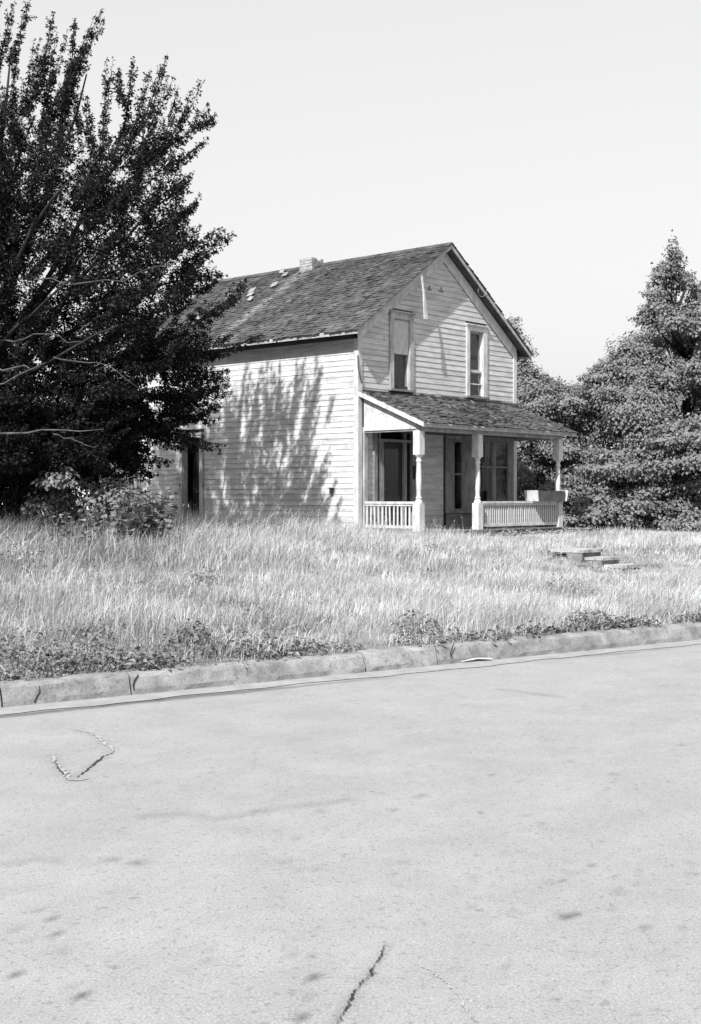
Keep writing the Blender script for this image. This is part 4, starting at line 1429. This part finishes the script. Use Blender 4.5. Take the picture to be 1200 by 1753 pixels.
def cone_clumps(apex, base_y, half, n, depth_half, rmin, rmax, seed, flat=.5, power=1.0, clip=None):
    r = np.random.default_rng(seed)
    out = []
    for i in range(n):
        k = (i + r.random()) / n
        k = k ** .75
        py = apex[1] + (base_y - apex[1]) * k
        hw = half * k ** power + 8
        a = r.uniform(0, 2 * math.pi); q = math.sqrt(r.random()) if r.random() < .4 else r.uniform(.75, 1)
        px = apex[0] + hw * q * math.cos(a); dz = depth_half * k ** power * q * math.sin(a)
        if clip and not clip(px, py): continue
        rr = rmin + (rmax - rmin) * k * r.uniform(.5, 1.15)
        out.append((px, py, dz, rr, rr * flat))
    return out


broad_tree('broadleaf_tree', 'tall pointed leafy tree at the right edge of the picture', 'tree', 1172, 37, 
           cone_clumps((1156, 436), 735, 150, 44, 2.4, .22, .95, 3, .8, .95) + [(1152, 424, 0, .18, .32), (1148, 452, 0, .26, .3), (1162, 468, .2, .3, .3), (1030, 645, -.5, .55, .25), (1052, 632, -.3, .6, .35)],
           .09, top=(1158, 500), trunk_r=.24, seed=31)
broad_tree('broadleaf_tree', 'leafy tree rising behind the far right corner of the house', 'tree', 885, 42,
           [(884, 600, 0, .55, .5), (900, 634, 0, .36, .3), (930, 648, 0, .24, .14), (878, 562, .5, .3, .4), (890, 655, 0, .8, .5), (915, 670, -.4, .7, .45), (945, 668, 0, .5, .35), (870, 640, 1, .9, .6),
            (885, 700, 0, .9, .6), (925, 700, 0, .8, .5)], .09, top=(886, 580), trunk_r=.18, seed=32)
r_ = np.random.default_rng(8)
broad_tree('bushy_tree', 'rounded bushy tree filling the gap beside the porch post', 'tree', 960, 37.5,
           [(r_.uniform(895, 1030), 0, 0, 0, 0)][:0] +
           [(900 + 150 * r_.random(), 0, 0, 0, 0)][:0] +
           [(px, py, r_.uniform(-.9, 1.2), r_.uniform(.4, .85), r_.uniform(.35, .6)) for px, py in
            ((925, 690), (960, 682), (990, 690), (1015, 700), (905, 720), (940, 725), (985, 730), (1010, 745), (900, 770), (930, 765), (965, 770), (1000, 785), (905, 815), (950, 800), (985, 815), (1025, 770),
             (1020, 820), (920, 845), (960, 840), (1000, 850), (935, 882), (965, 886), (998, 888), (1025, 886), (890, 745), (885, 800), (888, 850))], .09, top=(955, 720), trunk_r=.14, seed=33)
broad_tree('bushy_tree', 'low spreading bushy tree in front of the tall tree on the right', 'tree', 1130, 34.5,
           [(px, py, r_.uniform(-.9, .9), r_.uniform(.4, .9), r_.uniform(.3, .55)) for px, py in
            ((1110, 770), (1145, 752), (1180, 742), (1215, 745), (1080, 805), (1120, 800), (1160, 790), (1200, 785), (1060, 835), (1100, 835), (1140, 830), (1185, 825), (1230, 820), (1045, 865), (1085, 862),
             (1130, 860), (1175, 860), (1225, 860), (1040, 800), (1250, 780), (1060, 888), (1095, 892), (1130, 894), (1165, 896), (1205, 896), (1245, 896))], .09, top=(1140, 790), trunk_r=.14, seed=34)
broad_tree('shrub', 'small round shrub at the grass edge right of the porch', 'shrub', 1030, 33.5,
           [(1000, 868, 0, .35, .25), (1022, 850, .2, .45, .3), (1045, 868, 0, .4, .28), (1020, 880, -.2, .4, .25), (1062, 885, 0, .35, .22)], .09, top=(1022, 860), trunk_r=.05, seed=35)
broad_tree('background_tree', 'shaded tree mass behind the right-hand trees', 'tree', 1240, 46,
           [(px, py, r_.uniform(-1, 1), 1.1, .8) for px, py in ((1190, 620), (1240, 560), (1280, 640), (1210, 700), (1270, 730), (1180, 780), (1250, 800), (1100, 780), (1060, 820), (1150, 840), (1010, 840), (950, 830), (1220, 850), (930, 872), (990, 882), (1060, 885), (1130, 888), (1200, 890), (1260, 885), (1030, 870), (1100, 872), (1170, 875))],
           .18, tone_=.8, top=(1240, 600), trunk_r=.25, seed=36, dens=.8)

# ---- shrubs under the dark tree
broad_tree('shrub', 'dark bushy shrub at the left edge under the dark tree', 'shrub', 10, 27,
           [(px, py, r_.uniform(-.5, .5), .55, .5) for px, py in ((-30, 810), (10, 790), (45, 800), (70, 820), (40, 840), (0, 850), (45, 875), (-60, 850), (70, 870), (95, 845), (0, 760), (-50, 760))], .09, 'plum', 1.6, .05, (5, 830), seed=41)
broad_tree('shrub', 'fine-leaved shrub in dappled sun below the bare horizontal branch', 'shrub', 120, 23.3,
           [(px, py, r_.uniform(-.5, .5), r_.uniform(.16, .36), r_.uniform(.14, .34)) for px, py in ((95, 822), (118, 815), (152, 832), (205, 850), (235, 862), (190, 840), (100, 850), (68, 866), (150, 858), (125, 875), (180, 878), (85, 890), (60, 900), (140, 900))], .085, 'leaf', .95, .04, (115, 820), seed=42, dens=.75)


def leaf_plant(label, px, py, depth, n, spread, hgt, seed, size):
    r = random.Random(seed)
    p = at(px, py, depth)
    base = Vector((p.x, p.y, ground_h(p.x, p.y).item()))
    pl_ = empty('broadleaf_plant', base)
    tag(pl_, label, 'plant')
    metas = []
    for k in range(3):
        b = MB(); w_ = .8 + .15 * k
        pts = [(0, 0), (.25, .32 * w_), (.55, .40 * w_), (.82, .22 * w_), (1, 0)]
        vs_ = [(x_, 0, .06 * math.sin(x_ * 3.1) - .12 * x_ * x_) for x_, _ in pts]
        lv = [(x_, y_, .06 * math.sin(x_ * 3.1) - .12 * x_ * x_ + .14 * y_) for x_, y_ in pts[1:-1]]
        rv = [(x_, -y_, .06 * math.sin(x_ * 3.1) - .12 * x_ * x_ + .14 * y_) for x_, y_ in pts[1:-1]]
        b.add(vs_ + lv + rv, [(0, 1, 5), (1, 2, 6, 5), (2, 3, 7, 6), (3, 4, 7), (0, 8, 1), (1, 8, 9, 2), (2, 9, 10, 3), (3, 10, 4)])
        metas.append(b.mesh('leaf', M['bigleaf'], True))
    sb = MB(); leaves = []
    for s in range(max(5, n // 14)):
        a = r.uniform(0, 6.28); q = spread * math.sqrt(r.random())
        top = Vector((q * math.cos(a), q * math.sin(a), hgt * r.uniform(.55, 1)))
        root = Vector((top.x * .4, top.y * .4, 0))
        sb.tube([root, root.lerp(top, .5) + Vector((0, 0, .05)), top], [.012, .01, .005], 4)
        for i in range(14):
            k = .25 + .75 * (i + r.random()) / 14
            leaves.append((root.lerp(top, k), r.uniform(0, 6.28), r.uniform(-.35, .3), size * r.uniform(.6, 1.2) * (1.15 - .4 * k)))
    sb.build('stem', M['weed'], pl_)
    for i, (v, a, tl, s) in enumerate(leaves[:n]):
        o = link('leaf', metas[i % 3], pl_)
        o.location = v; o.rotation_euler = (r.uniform(-.4, .4), tl, a); o.scale = (s, s, s)
    return pl_


leaf_plant('tall broad-leaved plant in front of the side doorway', 262, 850, 21.6, 190, .5, 1.3, 3, .21)
leaf_plant('lower broad-leaved plant spreading left of the side doorway plant', 200, 870, 21.2, 150, .45, 1.05, 4, .18)
leaf_plant('leafy weed patch at the foot of the dappled shrub', 120, 880, 20.4, 120, .45, .8, 5, .14)


# ------------------------------------------------------------------ neighbouring houses
def small_house(label, px, depth, wdt, lng, ze, za, rz, seed):
    x = (px - 600) / F_PX * depth
    o = empty('neighbour_house', (x, depth, ground_h(x, depth).item() - .1), rz)
    tag(o, label, 'house')
    h, g = wdt / 2, lng / 2
    b = MB()
    b.hexa([(-h, -g, 0), (h, -g, 0), (h, -g, ze), (0, -g, za - .05), (-h, -g, ze)], [(-h, g, 0), (h, g, 0), (h, g, ze), (0, g, za - .05), (-h, g, ze)])
    b.build('wall', M['farwall'], o)
    b = MB(); sl = (za - ze) / h
    for s in (-1, 1):
        tip = s * (h + .35)
        b.hexa([(0, -g - .35, za + .1), (tip, -g - .35, za + .1 - abs(tip) * sl), (tip, -g - .35, za - .02 - abs(tip) * sl), (0, -g - .35, za - .02)],
               [(0, g + .35, za + .1), (tip, g + .35, za + .1 - abs(tip) * sl), (tip, g + .35, za - .02 - abs(tip) * sl), (0, g + .35, za - .02)])
    rf = b.build('roof', M['farroof'], o)
    b = MB(); b.box(-.25, .25, .5, 1.0, za - .4, za + .8); b.build('chimney', M['brick'], rf)
    for wx in (-h * .5, h * .4):
        b = MB(); b.box(wx - .4, wx + .4, -g - .03, -g + .02, 1.0, 2.3); w_ = b.build('window', M['trim'], o)
        b = MB(); b.box(wx - .32, wx + .32, -g - .035, -g - .031, 1.08, 2.22); b.build('pane', M['glass'], w_)
    return o


small_house('neighbouring house with dark gable roof half hidden by the right trees', 1075, 58, 7, 9, 3.9, 6.2, .5, 1)
small_house('low pale neighbouring house glimpsed under the dark tree', 95, 48, 6.6, 8, 2.5, 4.2, -.25, 2)
broad_tree('background_tree', 'shaded tree behind the low house on the left', 'tree', 60, 62,
           [(px, py, r_.uniform(-1, 1), 1.6, 1.2) for px, py in ((-60, 740), (0, 760), (90, 770), (150, 790), (40, 800), (180, 820), (-80, 800))], .2, tone_=.7, top=(60, 760), trunk_r=.25, seed=51, dens=.6)
